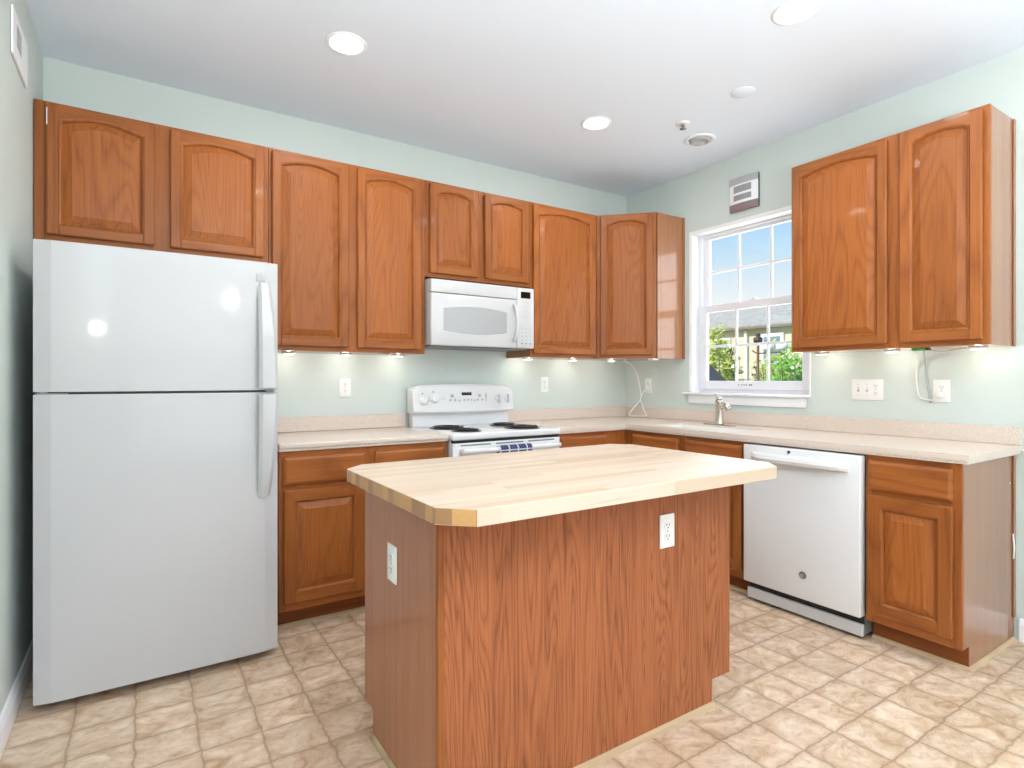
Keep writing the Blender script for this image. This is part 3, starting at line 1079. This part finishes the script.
pm(MB().box((MX0, MYF, 1.752), (MX1 - 0.15 + 0.012, MYF + 0.044, 1.832), 'white_mw', 0.006, 2), 'top_grille')
dm = MB()
dm.box((MX0, MYF, MZ0), (XD - 0.003, MYF + 0.044, 1.749), 'white_mw', 0.008, 2)
MD = pm(dm, 'door')
def mwin(i, yy):
    pts = []
    a_, b_, n_ = -1.91 + i, -1.457 - i, 10
    for k in range(n_ + 1):
        u = k / n_
        q = 2 * u - 1
        pts.append((a_ + (b_ - a_) * u, yy, 1.528 + i - 0.02 * (1 - q * q)))
    for k in range(n_ + 1):
        u = k / n_
        q = 2 * u - 1
        pts.append((b_ + (a_ - b_) * u, yy, 1.655 - i + 0.02 * (1 - q * q)))
    return pts
wm = MB()
wm.loops([mwin(-0.003, MYF - 0.0003), mwin(0, MYF - 0.0015), mwin(0.004, MYF - 0.0008)], 'mwglass', True, True)
wm.build('door_window', MD)
hm = MB()
hm.tube([(XD - 0.025, MYF - 0.004, 1.475), (XD - 0.025, MYF - 0.028, 1.51), (XD - 0.02, MYF - 0.036, 1.59), (XD - 0.025, MYF - 0.028, 1.675), (XD - 0.025, MYF - 0.004, 1.715)], 0.013, 'white_mw', seg=12)
hm.build('handle', MD)
cm = MB()
cm.box((XD, MYF, MZ0), (MX1, MYF + 0.044, 1.832), 'white_mw', 0.006, 2)
CM = pm(cm, 'control_panel')
MB().box((XD + 0.028, MYF - 0.0012, 1.762), (MX1 - 0.03, MYF + 0.002, 1.806), 'display', 0.001).build('clock_display', CM)
for r_ in range(5):
    for c_ in range(3):
        bx, bz = XD + 0.03 + c_ * 0.034, 1.555 - r_ * 0.0245
        bm_ = MB()
        bm_.box((bx, MYF - 0.0008, bz), (bx + 0.015, MYF + 0.002, bz + (0.006 if r_ % 2 else 0.008)), 'lgrey' if r_ < 4 else 'grey', 0.0008)
        bm_.build('button', CM)
for r_ in range(4):
    MB().box((XD + 0.03, MYF - 0.0006, 1.735 - r_ * 0.032), (MX1 - 0.03, MYF + 0.002, 1.737 - r_ * 0.032), 'lgrey').build('panel_line', CM)

# ================================================================== DISHWASHER
DY0, DY1 = -1.557, -2.162
dw = thing('dishwasher', 'white built-in dishwasher with a bar handle under the right counter', 'dishwasher', (-0.001, DY0, 0), R(-90))
wd = DY0 - DY1
MB().box((0.004, -0.6, 0.02), (wd - 0.004, -0.02, 0.868), 'grey', 0.002).build('tub', dw)
dd = MB()
dd.box((0, -0.655, 0.112), (wd, -0.602, 0.866), 'white_gloss', 0.006, 2)
DD = dd.build('door', dw)
h = MB()
Ls = []
for i in range(17):
    u = i / 16
    x = 0.05 + (wd - 0.1) * u
    q = 2 * u - 1
    off = 0.045 * (1 - abs(q) ** 5) + 0.004
    Ls.append([(x, -0.6545, 0.83), (x, -0.6545 - off, 0.822), (x, -0.6545 - off - 0.006, 0.806), (x, -0.6545 - off, 0.79), (x, -0.6545, 0.782)])
h.loops(Ls, 'white_gloss', True, True, True, False)
h.build('handle', DD)
bd = MB()
bd.lathe([(0.019, -0.654), (0.019, -0.6575), (0.0165, -0.6582), (0.0165, -0.6576), (0.0, -0.6576)], 'grey', (0.335, 0, 0.235), axis='y', seg=28)
bd.lathe([(0.013, -0.6575), (0.013, -0.6585), (0.0115, -0.6585), (0.0115, -0.6575)], 'steel', (0.335, 0, 0.235), axis='y', seg=24, cap=False)
bd.build('badge', DD, 'round dark grey badge')
MB().lathe([(0.008, -0.654), (0.008, -0.6562), (0, -0.6562)], 'dark', (0.262, 0, 0.848), axis='y', seg=12).build('indicator', DD)
MB().box((0.006, -0.604, 0.02), (wd - 0.004, -0.6005, 0.111), 'dark').build('toe_shade', dw, 'dark panel painted as the shade below the door')  # solid dark panel, stands in for shade under the door
MB().box((0.004, -0.625, 0.016), (wd - 0.002, -0.605, 0.074), 'white_app', 0.004).build('kick_plate', dw)

# ================================================================== ISLAND
IX0, IX1, IY0, IY1 = -2.794, -1.557, -2.116, -1.526
IT = 0.871
isl = thing('island_cabinet', 'freestanding oak island cabinet in the middle of the kitchen', 'cabinet', ((IX0 + IX1) / 2, -1.82, 0))
def pi_(mb, name, label=None):
    o = mb.build(name, isl, label)
    o.matrix_parent_inverse = Matrix.Translation(-Vector(isl.location))
    return o
NW, NH = 0.1, 0.098
b = MB()
b.box((IX0 + 0.012, IY0 + 0.012, NH + 0.002), (IX1 - 0.019, IY1 - 0.02, IT), 'side')
b.box((IX0 + 0.012, IY0 + 0.012, 0.0), (IX1 - NW, IY1 - 0.083, NH + 0.001), 'kick')
pi_(b, 'cabinet_box')
pi_(MB().prism([(IX0 + 0.0125, 0.0), (IX1 - NW - 0.005, 0.0), (IX1 - NW - 0.005, NH), (IX1, NH), (IX1, IT), (IX0 + 0.0125, IT)], IY0, IY0 + 0.0115, 'isl_front', axis='y', bev=0.0008), 'front_panel', 'oak veneer front panel with cathedral grain')
pi_(MB().prism([(IY0 + 0.006, 0.0), (IY1 - 0.083, 0.0), (IY1 - 0.083, NH), (IY1, NH), (IY1, IT), (IY0 + 0.006, IT)], IX0, IX0 + 0.0115, 'isl_side', axis='x', bev=0.0008), 'side_panel', 'plain laminate side panel')
pi_(MB().box((IX0 - 0.0045, IY0 - 0.005, 0.0), (IX0 + 0.016, IY0 + 0.012, IT), 'wood_z', 0.003), 'corner_molding')
pi_(MB().prism([(IY0 - 0.0002, 0.0), (IY0 - 0.014, 0.0), (IY0 - 0.012, 0.009), (IY0 - 0.006, 0.015), (IY0 - 0.0002, 0.017)], IX0 + 0.017, IX1 - NW, 'shoe', axis='x'), 'shoe_molding', 'pale wooden shoe molding')
pi_(MB().prism([(IX0 - 0.0002, 0.0), (IX0 - 0.012, 0.0), (IX0 - 0.010, 0.009), (IX0 - 0.005, 0.014), (IX0 - 0.0002, 0.016)], IY0 + 0.013, IY1 - 0.085, 'shoe', axis='y'), 'shoe_molding', 'pale wooden shoe molding')
pi_(MB().box((IX1 - NW - 0.004, IY0 + 0.001, 0.0), (IX1 - NW + 0.006, IY0 + 0.010, NH - 0.001), 'shoe', 0.001), 'kick_trim')
ff = MB()
ff.box((IX0 + 0.0005, IY1 - 0.0195, NH), (IX0 + 0.04, IY1 - 0.0005, IT), 'wood_z', 0.001)
ff.box((IX1 - 0.04, IY1 - 0.0195, NH), (IX1 - 0.0005, IY1 - 0.0005, IT), 'wood_z', 0.001)
ff.box((IX0 + 0.04, IY1 - 0.0195, IT - 0.05), (IX1 - 0.04, IY1 - 0.0005, IT), 'wood_x', 0.001)
ff.box((IX0 + 0.04, IY1 - 0.0195, NH), (IX1 - 0.04, IY1 - 0.0005, NH + 0.04), 'wood_x', 0.001)
pi_(ff, 'face_frame')
# doors on the far side (towards the stove)
hlp = bpy.data.objects.new('door_side', None)
isl_dw = (IX1 - IX0 - 0.07) / 3
for k in range(3):
    a_ = 0.02 + k * (isl_dw + 0.015)
    D = door(isl, a_, a_ + isl_dw, NH + 0.02, IT - 0.02, 0.0, arch=False, fr=0.055)
    D.matrix_parent_inverse = Matrix.Translation(Vector((IX1, IY1, 0)) - Vector(isl.location)) @ Matrix.Rotation(math.pi, 4, 'Z')
bpy.data.objects.remove(hlp)

# butcher block
BX0, BX1, BY0, BY1, BC = -2.866, -1.497, -2.318, -1.472, 0.076
oc = [(BX0, BY0 + BC), (BX0 + BC, BY0), (BX1 - BC, BY0), (BX1, BY0 + BC), (BX1, BY1 - BC), (BX1 - BC, BY1), (BX0 + BC, BY1), (BX0, BY1 - BC)]
cxb, cyb = (BX0 + BX1) / 2, (BY0 + BY1) / 2
def bmat(f):
    nrm = f.normal
    return 'butcher_end' if abs(nrm.x) > 0.5 and abs(nrm.z) < 0.4 else None
bb = MB().prism([(p[0] - cxb, p[1] - cyb) for p in oc], 0.0, 0.0425, 'butcher', bev=0.0016, mat_fn=bmat).build('butcher_block_top')
bb.location = (cxb, cyb, 0.8715)
tag(bb, 'pale maple butcher block top with clipped corners on the island', 'countertop')


# ================================================================== OUTLETS, SWITCHES
def receptacle(mb_parent, cx, cz, y):
    r = MB()
    pts = []
    for i in range(24):
        a_ = 2 * math.pi * i / 24
        pts.append((cx + 0.0165 * math.cos(a_), max(-0.0125, min(0.0125, 0.0165 * math.sin(a_))) + cz))
    q = []
    for p in pts:
        if not q or (abs(p[0] - q[-1][0]) + abs(p[1] - q[-1][1])) > 1e-6:
            q.append(p)
    r.prism(q, y - 0.002, y + 0.0006, 'white_plastic', axis='y', bev=0.0)
    o = r.build('receptacle', mb_parent)
    s = MB()
    s.box((cx - 0.0075, y - 0.0024, cz - 0.001), (cx - 0.005, y - 0.001, cz + 0.008), 'dark')
    s.box((cx + 0.005, y - 0.0024, cz - 0.001), (cx + 0.0075, y - 0.001, cz + 0.007), 'dark')
    s.lathe([(0.0026, y - 0.0024), (0.0026, y - 0.001)], 'dark', (cx, 0, cz - 0.0075), axis='y', seg=10)
    s.build('slot', o)
    return o


def plate(label, loc, rz, gangs, name='wall_outlet', cat='outlet', group='duplex wall outlets'):
    """gangs: string of 'o' (outlet) / 's' (switch) / 'd' (decora style). local: x along wall, front -y, z up, centre at origin"""
    t = thing(name, label, cat, loc, rz, group)
    w = 0.0735 + 0.046 * (len(gangs) - 1)
    p = MB()
    p.box((-w / 2, -0.0065, -0.0585), (w / 2, -0.0008, 0.0585), 'white_plastic', 0.0035, 2)
    p.build('cover_plate', t)
    for k, g in enumerate(gangs):
        cx = (k - (len(gangs) - 1) / 2) * 0.046
        if g == 'o':
            receptacle(t, cx, 0.0195, -0.0065)
            receptacle(t, cx, -0.0195, -0.0065)
            MB().lathe([(0.003, -0.0062), (0.003, -0.0075), (0, -0.0078)], 'lgrey', (cx, 0, 0), axis='y', seg=10).build('screw', t)
        else:
            s = MB()
            s.box((cx - 0.005, -0.0155, 0.0005), (cx + 0.005, -0.006, 0.011), 'white_plastic', 0.0015)
            s.box((cx - 0.006, -0.0072, -0.013), (cx + 0.006, -0.006, 0.013), 'lgrey', 0.0005)
            s.build('toggle', t)
            for dz_ in (0.03, -0.03):
                sc_ = MB()
                sc_.lathe([(0.003, -0.0062), (0.003, -0.0075), (0, -0.0078)], 'lgrey', (cx, 0, dz_), axis='y', seg=10)
                sc_.build('screw', t)
    return t


plate('white outlet on the back wall between refrigerator and stove', (-2.402, 0, 1.172), 0, 'o')
plate('white outlet on the back wall just right of the stove', (-0.87, 0, 1.183), 0, 'o')
plate('white outlet on the right wall in the corner, beside the hanging white cord', (0, -0.253, 1.172), R(-90), 'o')
plate('white wide plate with two switches and an outlet on the right wall', (0, -1.894, 1.165), R(-90), 'sso', 'switch_plate', 'switch plate', None)
plate('white outlet on the right wall under the two-door cabinet, beside a grey cord', (0, -2.249, 1.163), R(-90), 'o')
plate('white outlet on the oak veneer front of the island', (-1.912, IY0, 0.692), 0, 'o')
plate('white outlet seen edge-on on the left side of the island', (IX0, -1.795, 0.645), R(-90), 'o')

# ================================================================== PUCK LIGHTS
PR = [((-2.759, -0.13), 'round lit puck light under the tall cabinet, next to the refrigerator'),
      ((-2.435, -0.13), 'round lit puck light under the middle of the tall two-door cabinet'),
      ((-2.106, -0.13), 'round lit puck light under the tall cabinet, nearest the microwave'),
      ((-1.111, -0.13), 'round lit puck light just right of the microwave underside'),
      ((-0.692, -0.13), 'round lit puck light under the single-door cabinet, nearer the corner'),
      ((-0.36, -0.2), 'round lit puck light under the diagonal corner cabinet'),
      ((-0.13, -1.709), 'round lit puck light under the right wall cabinet, nearest the window'),
      ((-0.13, -2.073), 'round lit puck light under the middle of the right wall cabinet'),
      ((-0.13, -2.438), 'round lit puck light under the open right end of the right wall cabinet')]
for (px, py), lb in PR:
    t = thing('puck_light', lb, 'light', (px, py, UB), 0, 'under-cabinet puck lights')
    MB().lathe([(0.036, -0.0005), (0.036, -0.008), (0.031, -0.012), (0.027, -0.012)], 'white_plastic', seg=24, cap=True).build('housing', t)
    MB().lathe([(0.0268, -0.0122), (0.02, -0.0145), (0.0, -0.015)], 'puck_on', seg=24, cap=True).build('lens', t)
    light('puck_lamp', 'POINT', (px, py, UB - 0.032), 0.5, (1.0, 0.96, 0.88), shadow_soft_size=0.012)
# small wiring box between pucks
tag(MB().box((-2.245, -0.23, UB - 0.01), (-2.195, -0.17, UB - 0.0005), 'white_plastic', 0.003).build('connector_box'),
    'small white connector box under the tall cabinet left of the microwave', 'connector')
t = tag(MB().box((-0.325, -0.6, UB - 0.014), (-0.27, -0.545, UB - 0.0005), 'white_plastic', 0.003).build('connector_box'),
        'small white connector block under the diagonal corner cabinet', 'connector')
t = thing('connector_box', 'green wire connector under the right wall cabinet', 'connector', (-0.2, -2.225, UB))
MB().box((-0.02, -0.028, -0.013), (0.02, 0.028, -0.0005), 'green', 0.002).build('housing', t)
MB().box((-0.014, -0.045, -0.012), (0.014, -0.0285, -0.001), 'dark', 0.002).build('clip', t, 'dark clip')

# cords
c = MB()
c.tube([(-0.12, -0.10, UB - 0.004), (-0.06, -0.13, 1.33), (-0.045, -0.17, 1.25), (-0.05, -0.21, 1.12), (-0.06, -0.215, 1.06), (-0.09, -0.17, 0.99), (-0.11, -0.14, 0.932), (-0.08, -0.2, 0.926), (-0.05, -0.27, 0.932), (-0.055, -0.25, 0.98), (-0.06, -0.215, 1.06)], 0.0042, 'cord', seg=8, sub=8)
c.tube([(-0.055, -0.213, 1.08), (-0.045, -0.245, 1.13), (-0.02, -0.253, 1.155)], 0.0042, 'cord')
c.box((-0.032, -0.267, 1.138), (-0.011, -0.239, 1.166), 'cord', 0.004)
tag(c.build('power_cord'), 'white cord hanging from the corner cabinet down to the counter', 'cord')
c = MB()
c.tube([(-0.16, -2.23, UB - 0.006), (-0.05, -2.19, UB - 0.03), (-0.010, -2.178, 1.30), (-0.006, -2.182, 1.22), (-0.006, -2.197, 1.13), (-0.006, -2.20, 1.10)], 0.004, 'greycord')
tag(c.build('power_cord'), 'grey cord hanging down the right wall under the green connector', 'cord')
c = MB()
c.tube([(-0.16, -2.19, UB - 0.016), (-0.05, -2.155, UB - 0.035), (-0.014, -2.14, 1.29), (-0.010, -2.14, 1.2), (-0.014, -2.155, 1.13), (-0.018, -2.195, 1.115), (-0.022, -2.225, 1.12), (-0.022, -2.243, 1.142)], 0.0045, 'cord')
c.box((-0.034, -2.262, 1.13), (-0.011, -2.236, 1.157), 'cord', 0.004)
tag(c.build('power_cord'), 'white cord looping down the right wall into the outlet', 'cord')
tag(MB().tube([(-0.19, -2.24, UB - 0.006), (-0.16, -2.3, UB - 0.022), (-0.18, -2.36, UB - 0.014), (-0.2, -2.42, UB - 0.008)], 0.0045, 'cord').build('power_cord'),
    'short white cord drooping along the underside of the right wall cabinet', 'cord')

# ================================================================== CEILING FITTINGS
for (lx, ly), lb in (((-2.665, -0.891), 'lit round recessed ceiling light above the refrigerator side'),
                     ((-1.153, -0.905), 'lit round recessed ceiling light nearest the far corner'),
                     ((-1.149, -2.14), 'lit round recessed ceiling light nearest the viewer, at the very top edge of the photo')):
    t = thing('recessed_light', lb, 'light', (lx, ly, CEIL), 0, 'lit recessed ceiling lights')
    MB().lathe([(0.092, -0.0005), (0.092, -0.004), (0.084, -0.0075), (0.075, -0.006), (0.072, -0.002)], 'trim', seg=40).build('trim_ring', t)
    MB().lathe([(0.0715, -0.0062), (0.05, -0.0085), (0.0, -0.0095)], 'lens_on', seg=40).build('lens', t)
t = thing('recessed_light', 'unlit white recessed eyeball light in the ceiling near the window', 'light', (-0.43, -1.09, CEIL))
MB().lathe([(0.098, -0.0005), (0.098, -0.005), (0.09, -0.009), (0.076, -0.0075), (0.07, -0.001)], 'trim', seg=40).build('trim_ring', t)
MB().lathe([(0.069, -0.0012), (0.066, -0.012), (0.058, -0.018), (0.046, -0.02), (0.044, -0.012), (0.02, -0.005), (0.0, -0.004)], 'lgrey', seg=32).build('eyeball', t, 'grey eyeball insert')
t = thing('sprinkler_head', 'small chrome fire sprinkler head in the ceiling', 'sprinkler', (-0.712, -1.189, CEIL))
MB().lathe([(0.04, -0.0005), (0.04, -0.003), (0.03, -0.009), (0.014, -0.011)], 'trim', seg=24).build('escutcheon', t)
m = MB()
m.lathe([(0.011, -0.0112), (0.011, -0.016), (0.006, -0.018), (0.005, -0.03)], 'steel', seg=12)
for sg in (-1, 1):
    m.tube([(sg * 0.011, 0, -0.013), (sg * 0.016, 0, -0.022), (sg * 0.004, 0, -0.033)], 0.0025, 'steel', seg=6)
m.build('frame_arms', t)
m = MB()
m.lathe([(0.004, -0.032), (0.019, -0.035), (0.019, -0.037), (0.0, -0.039)], 'steel', seg=16)
m.build('deflector', t)
tag(MB().lathe([(0.062, -0.0005), (0.062, -0.003), (0.058, -0.005), (0, -0.0055)], 'ceiling', (-0.736, -1.61, CEIL), seg=32).build('ceiling_cover_plate'),
    'faint round painted cover plate flush on the ceiling', 'cover plate')

# ---- door chime on the right wall
t = thing('door_chime', 'grey and mauve square door chime box on the wall above the window', 'door chime', (-0.001, -1.016, 2.378), R(-90))
CW, CH = 0.214, 0.226
def bow(z0, z1, depth, m, w0=0.0, w1=CW):
    d = MB()
    Ls = []
    for i in range(9):
        u = i / 8
        x = w0 + (w1 - w0) * u
        q = 2 * x / CW - 1
        yy = -depth - 0.012 * (1 - q * q)
        Ls.append([(x, -0.001, z0), (x, yy, z0), (x, yy, z1), (x, -0.001, z1)])
    d.loops(Ls, m, True, True)
    return d
MB().box((0.0, -0.016, 0.004), (CW + 0.001, -0.0005, CH - 0.004), 'chime_dark', 0.002).build('back_box', t, 'dark back box')
bow(CH - 0.046, CH, 0.02, 'chime_top').build('top_band', t, 'grey top band')
bow(0.0, 0.048, 0.02, 'chime_bot').build('bottom_band', t, 'mauve bottom band')
bow(0.0485, CH - 0.0465, 0.018, 'trim').build('faceplate', t, 'white faceplate')
for za, zb in ((0.068, 0.106), (0.122, 0.168)):
    gm = bow(za, zb, 0.0187, 'mesh', 0.035, CW - 0.045)
    gm.build('grille', t, 'grey grille panel')

# ---- register on the left wall
t = thing('wall_register', 'white plate with a small grey grille high on the left wall', 'vent', (XL + 0.001, -0.505, 2.40), R(90))
w_, h_ = 0.305, 0.172
ga, gb, gc_, gd = -0.236, -0.13, 0.055, 0.14
fr = MB()
for lo, hi in (((-w_, 0), (ga, h_)), ((gb, 0), (0, h_)), ((ga, 0), (gb, gc_)), ((ga, gd), (gb, h_))):
    fr.box((lo[0], -0.008, lo[1]), (hi[0], -0.0005, hi[1]), 'trim', 0.001)
fr.build('register_frame', t)
MB().box((ga, -0.0025, gc_), (gb, -0.0005, gd), 'dark').build('back_plate', t, 'dark recess behind the grille')
lv = MB()
for k in range(6):
    xk = ga + 0.006 + k * 0.017
    lv.box((xk, -0.0075, gc_ + 0.001), (xk + 0.009, -0.003, gd - 0.001), 'lgrey')
lv.build('louvers', t)

# ================================================================== OUTSIDE
struct(MB().box((0.2, -25, -0.45), (45, 40, -0.35), 'lawn').build('ground'))
hs = thing('house', 'beige sided neighbour house with a grey shingle roof outside the window', 'house', (13, 8, -0.35))
def ph(mb, name, par=hs, label=None):
    o = mb.build(name, par, label)
    if par is hs:
        o.matrix_parent_inverse = Matrix.Translation(-Vector(hs.location))
    return o
ph(MB().box((13.0, 1.0, -0.35), (21, 22, 2.95), 'siding'), 'wall')
rf_ = MB()
rf_.prism([(12.84, 2.84), (17, 4.06), (21.16, 2.84), (21.16, 2.95), (17, 4.19), (12.84, 2.97)], 0.6, 22.4, 'shingle', axis='y')
ph(rf_, 'roof')
ph(MB().box((12.75, 0.6, 2.82), (12.85, 22.4, 2.91), plain('gutter', (120, 112, 104), 0.6), 0.01), 'gutter', label='dark gutter line')
ph(MB().box((12.9, 7.62, -0.3), (13.0, 7.72, 2.8), 'trim', 0.01), 'downspout')
for (a_, b_, z0_, z1_) in ((8.25, 8.9, 1.75, 2.6), (6.4, 7.15, 1.7, 2.66)):
    m = MB()
    m.box((12.94, a_, z0_), (13.0, b_, z1_), 'trim', 0.01)
    wp = ph(m, 'window')
    g = MB()
    g.box((12.925, a_ + 0.1, z0_ + 0.1), (12.9395, b_ - 0.1, (z0_ + z1_) / 2 - 0.02), 'house_win')
    g.box((12.925, a_ + 0.1, (z0_ + z1_) / 2 + 0.02), (12.9395, b_ - 0.1, z1_ - 0.1), 'house_win')
    o = g.build('pane', wp)


def shrub(label, c, rad, h, leaf, n, size, group='shrubs outside the window'):
    t = thing('shrub', label, 'shrub', (c[0], c[1], -0.35), 0, group)
    m = MB()
    k = m.mi(leaf)
    for i in range(n):
        th_, ph_ = random.uniform(0, 2 * math.pi), math.acos(random.uniform(-1, 1))
        rr_ = random.uniform(0.35, 1.0) ** 0.5 * (0.8 + 0.2 * math.sin(3 * th_ + c[1] * 5) + 0.12 * random.random())
        p = Vector((rad * rr_ * math.sin(ph_) * math.cos(th_), rad * rr_ * math.sin(ph_) * math.sin(th_), h / 2 + h / 2 * rr_ * math.cos(ph_)))
        d1 = Vector((random.uniform(-1, 1), random.uniform(-1, 1), random.uniform(-1, 1))).normalized()
        d2 = d1.orthogonal().normalized()
        s_ = size * random.uniform(0.6, 1.3)
        vv = [m.bm.verts.new(p + q) for q in (-d1 * s_, d2 * s_ * 0.45, d1 * s_, -d2 * s_ * 0.45)]
        f = m.bm.faces.new(vv)
        f.material_index = k
    m.build('foliage', t)
    s = MB()
    for i in range(7):
        a_ = 2 * math.pi * i / 7
        e_r = rad * 0.6
        s.tube([(0.03 * math.cos(a_), 0.03 * math.sin(a_), 0.0), (e_r * 0.5 * math.cos(a_), e_r * 0.5 * math.sin(a_), h * 0.4), (e_r * math.cos(a_ + .3), e_r * math.sin(a_ + .3), h * 0.82)], lambda u: 0.022 * (1 - u) + 0.006, 'twig', seg=6, sub=4)
    s.build('stem', t)
    return t


shrub('yellow-green loose shrub seen in the left panes of the lower sash', (6.6, 4.15, 0), 0.75, 2.75, 'leaf_y', 4200, 0.06)
shrub('low yellow-green shrub behind the feeder pole', (7.6, 3.3, 0), 0.75, 2.3, 'leaf_y', 2600, 0.055)
shrub('bright green bush seen in the right panes of the lower sash', (6.2, 2.05, 0), 0.75, 2.28, 'leaf_g', 3200, 0.055)

fp = thing('bird_feeder_pole', 'brown pole carrying a dark feeder and white dishes outside the window', 'bird feeder', (5, 2.051, -0.35))
MB().lathe([(0.02, 0.0), (0.02, 2.16)], 'pole', seg=12).build('pole', fp)
MB().lathe([(0.045, 2.16), (0.07, 2.19), (0.072, 2.25), (0.045, 2.27), (0.024, 2.28), (0.036, 2.29), (0.036, 2.32), (0.0, 2.34)], 'feeder', seg=16).build('feeder', fp, 'dark round feeder')
m = MB()
for dx_, dy_ in ((0.0, -0.17), (0.05, -0.38)):
    m.lathe([(0.04, 2.03), (0.085, 2.06), (0.09, 2.13), (0.07, 2.135), (0.0, 2.10)], 'trim', (dx_, dy_, 0), seg=16)
m.build('dish', fp, 'white dishes')
MB().tube([(0.0, 0.10, 2.05), (0, 0, 2.0), (0.0, -0.17, 2.01), (0.05, -0.38, 2.01)], 0.012, 'pole', seg=8).build('arm', fp)
gc = MB()
gc.loops([[(-0.35, -0.5, 0), (0.35, -0.5, 0), (0.35, 0.55, 0), (-0.35, 0.55, 0)], [(-0.3, -0.42, 1.2), (0.3, -0.42, 1.2), (0.3, 0.5, 1.2), (-0.3, 0.5, 1.2)], [(-0.25, -0.2, 1.55), (0.25, -0.2, 1.55), (0.25, 0.45, 1.72), (-0.25, 0.45, 1.72)], [(-0.12, 0.12, 1.9), (0.12, 0.12, 1.9), (0.12, 0.4, 1.95), (-0.12, 0.4, 1.95)]], 'cover', True, True)
o = gc.build('grill_cover')
o.location = (4.2, 2.42, -0.36)
tag(o, 'dark grey covered grill at the lower left corner of the window view', 'grill')
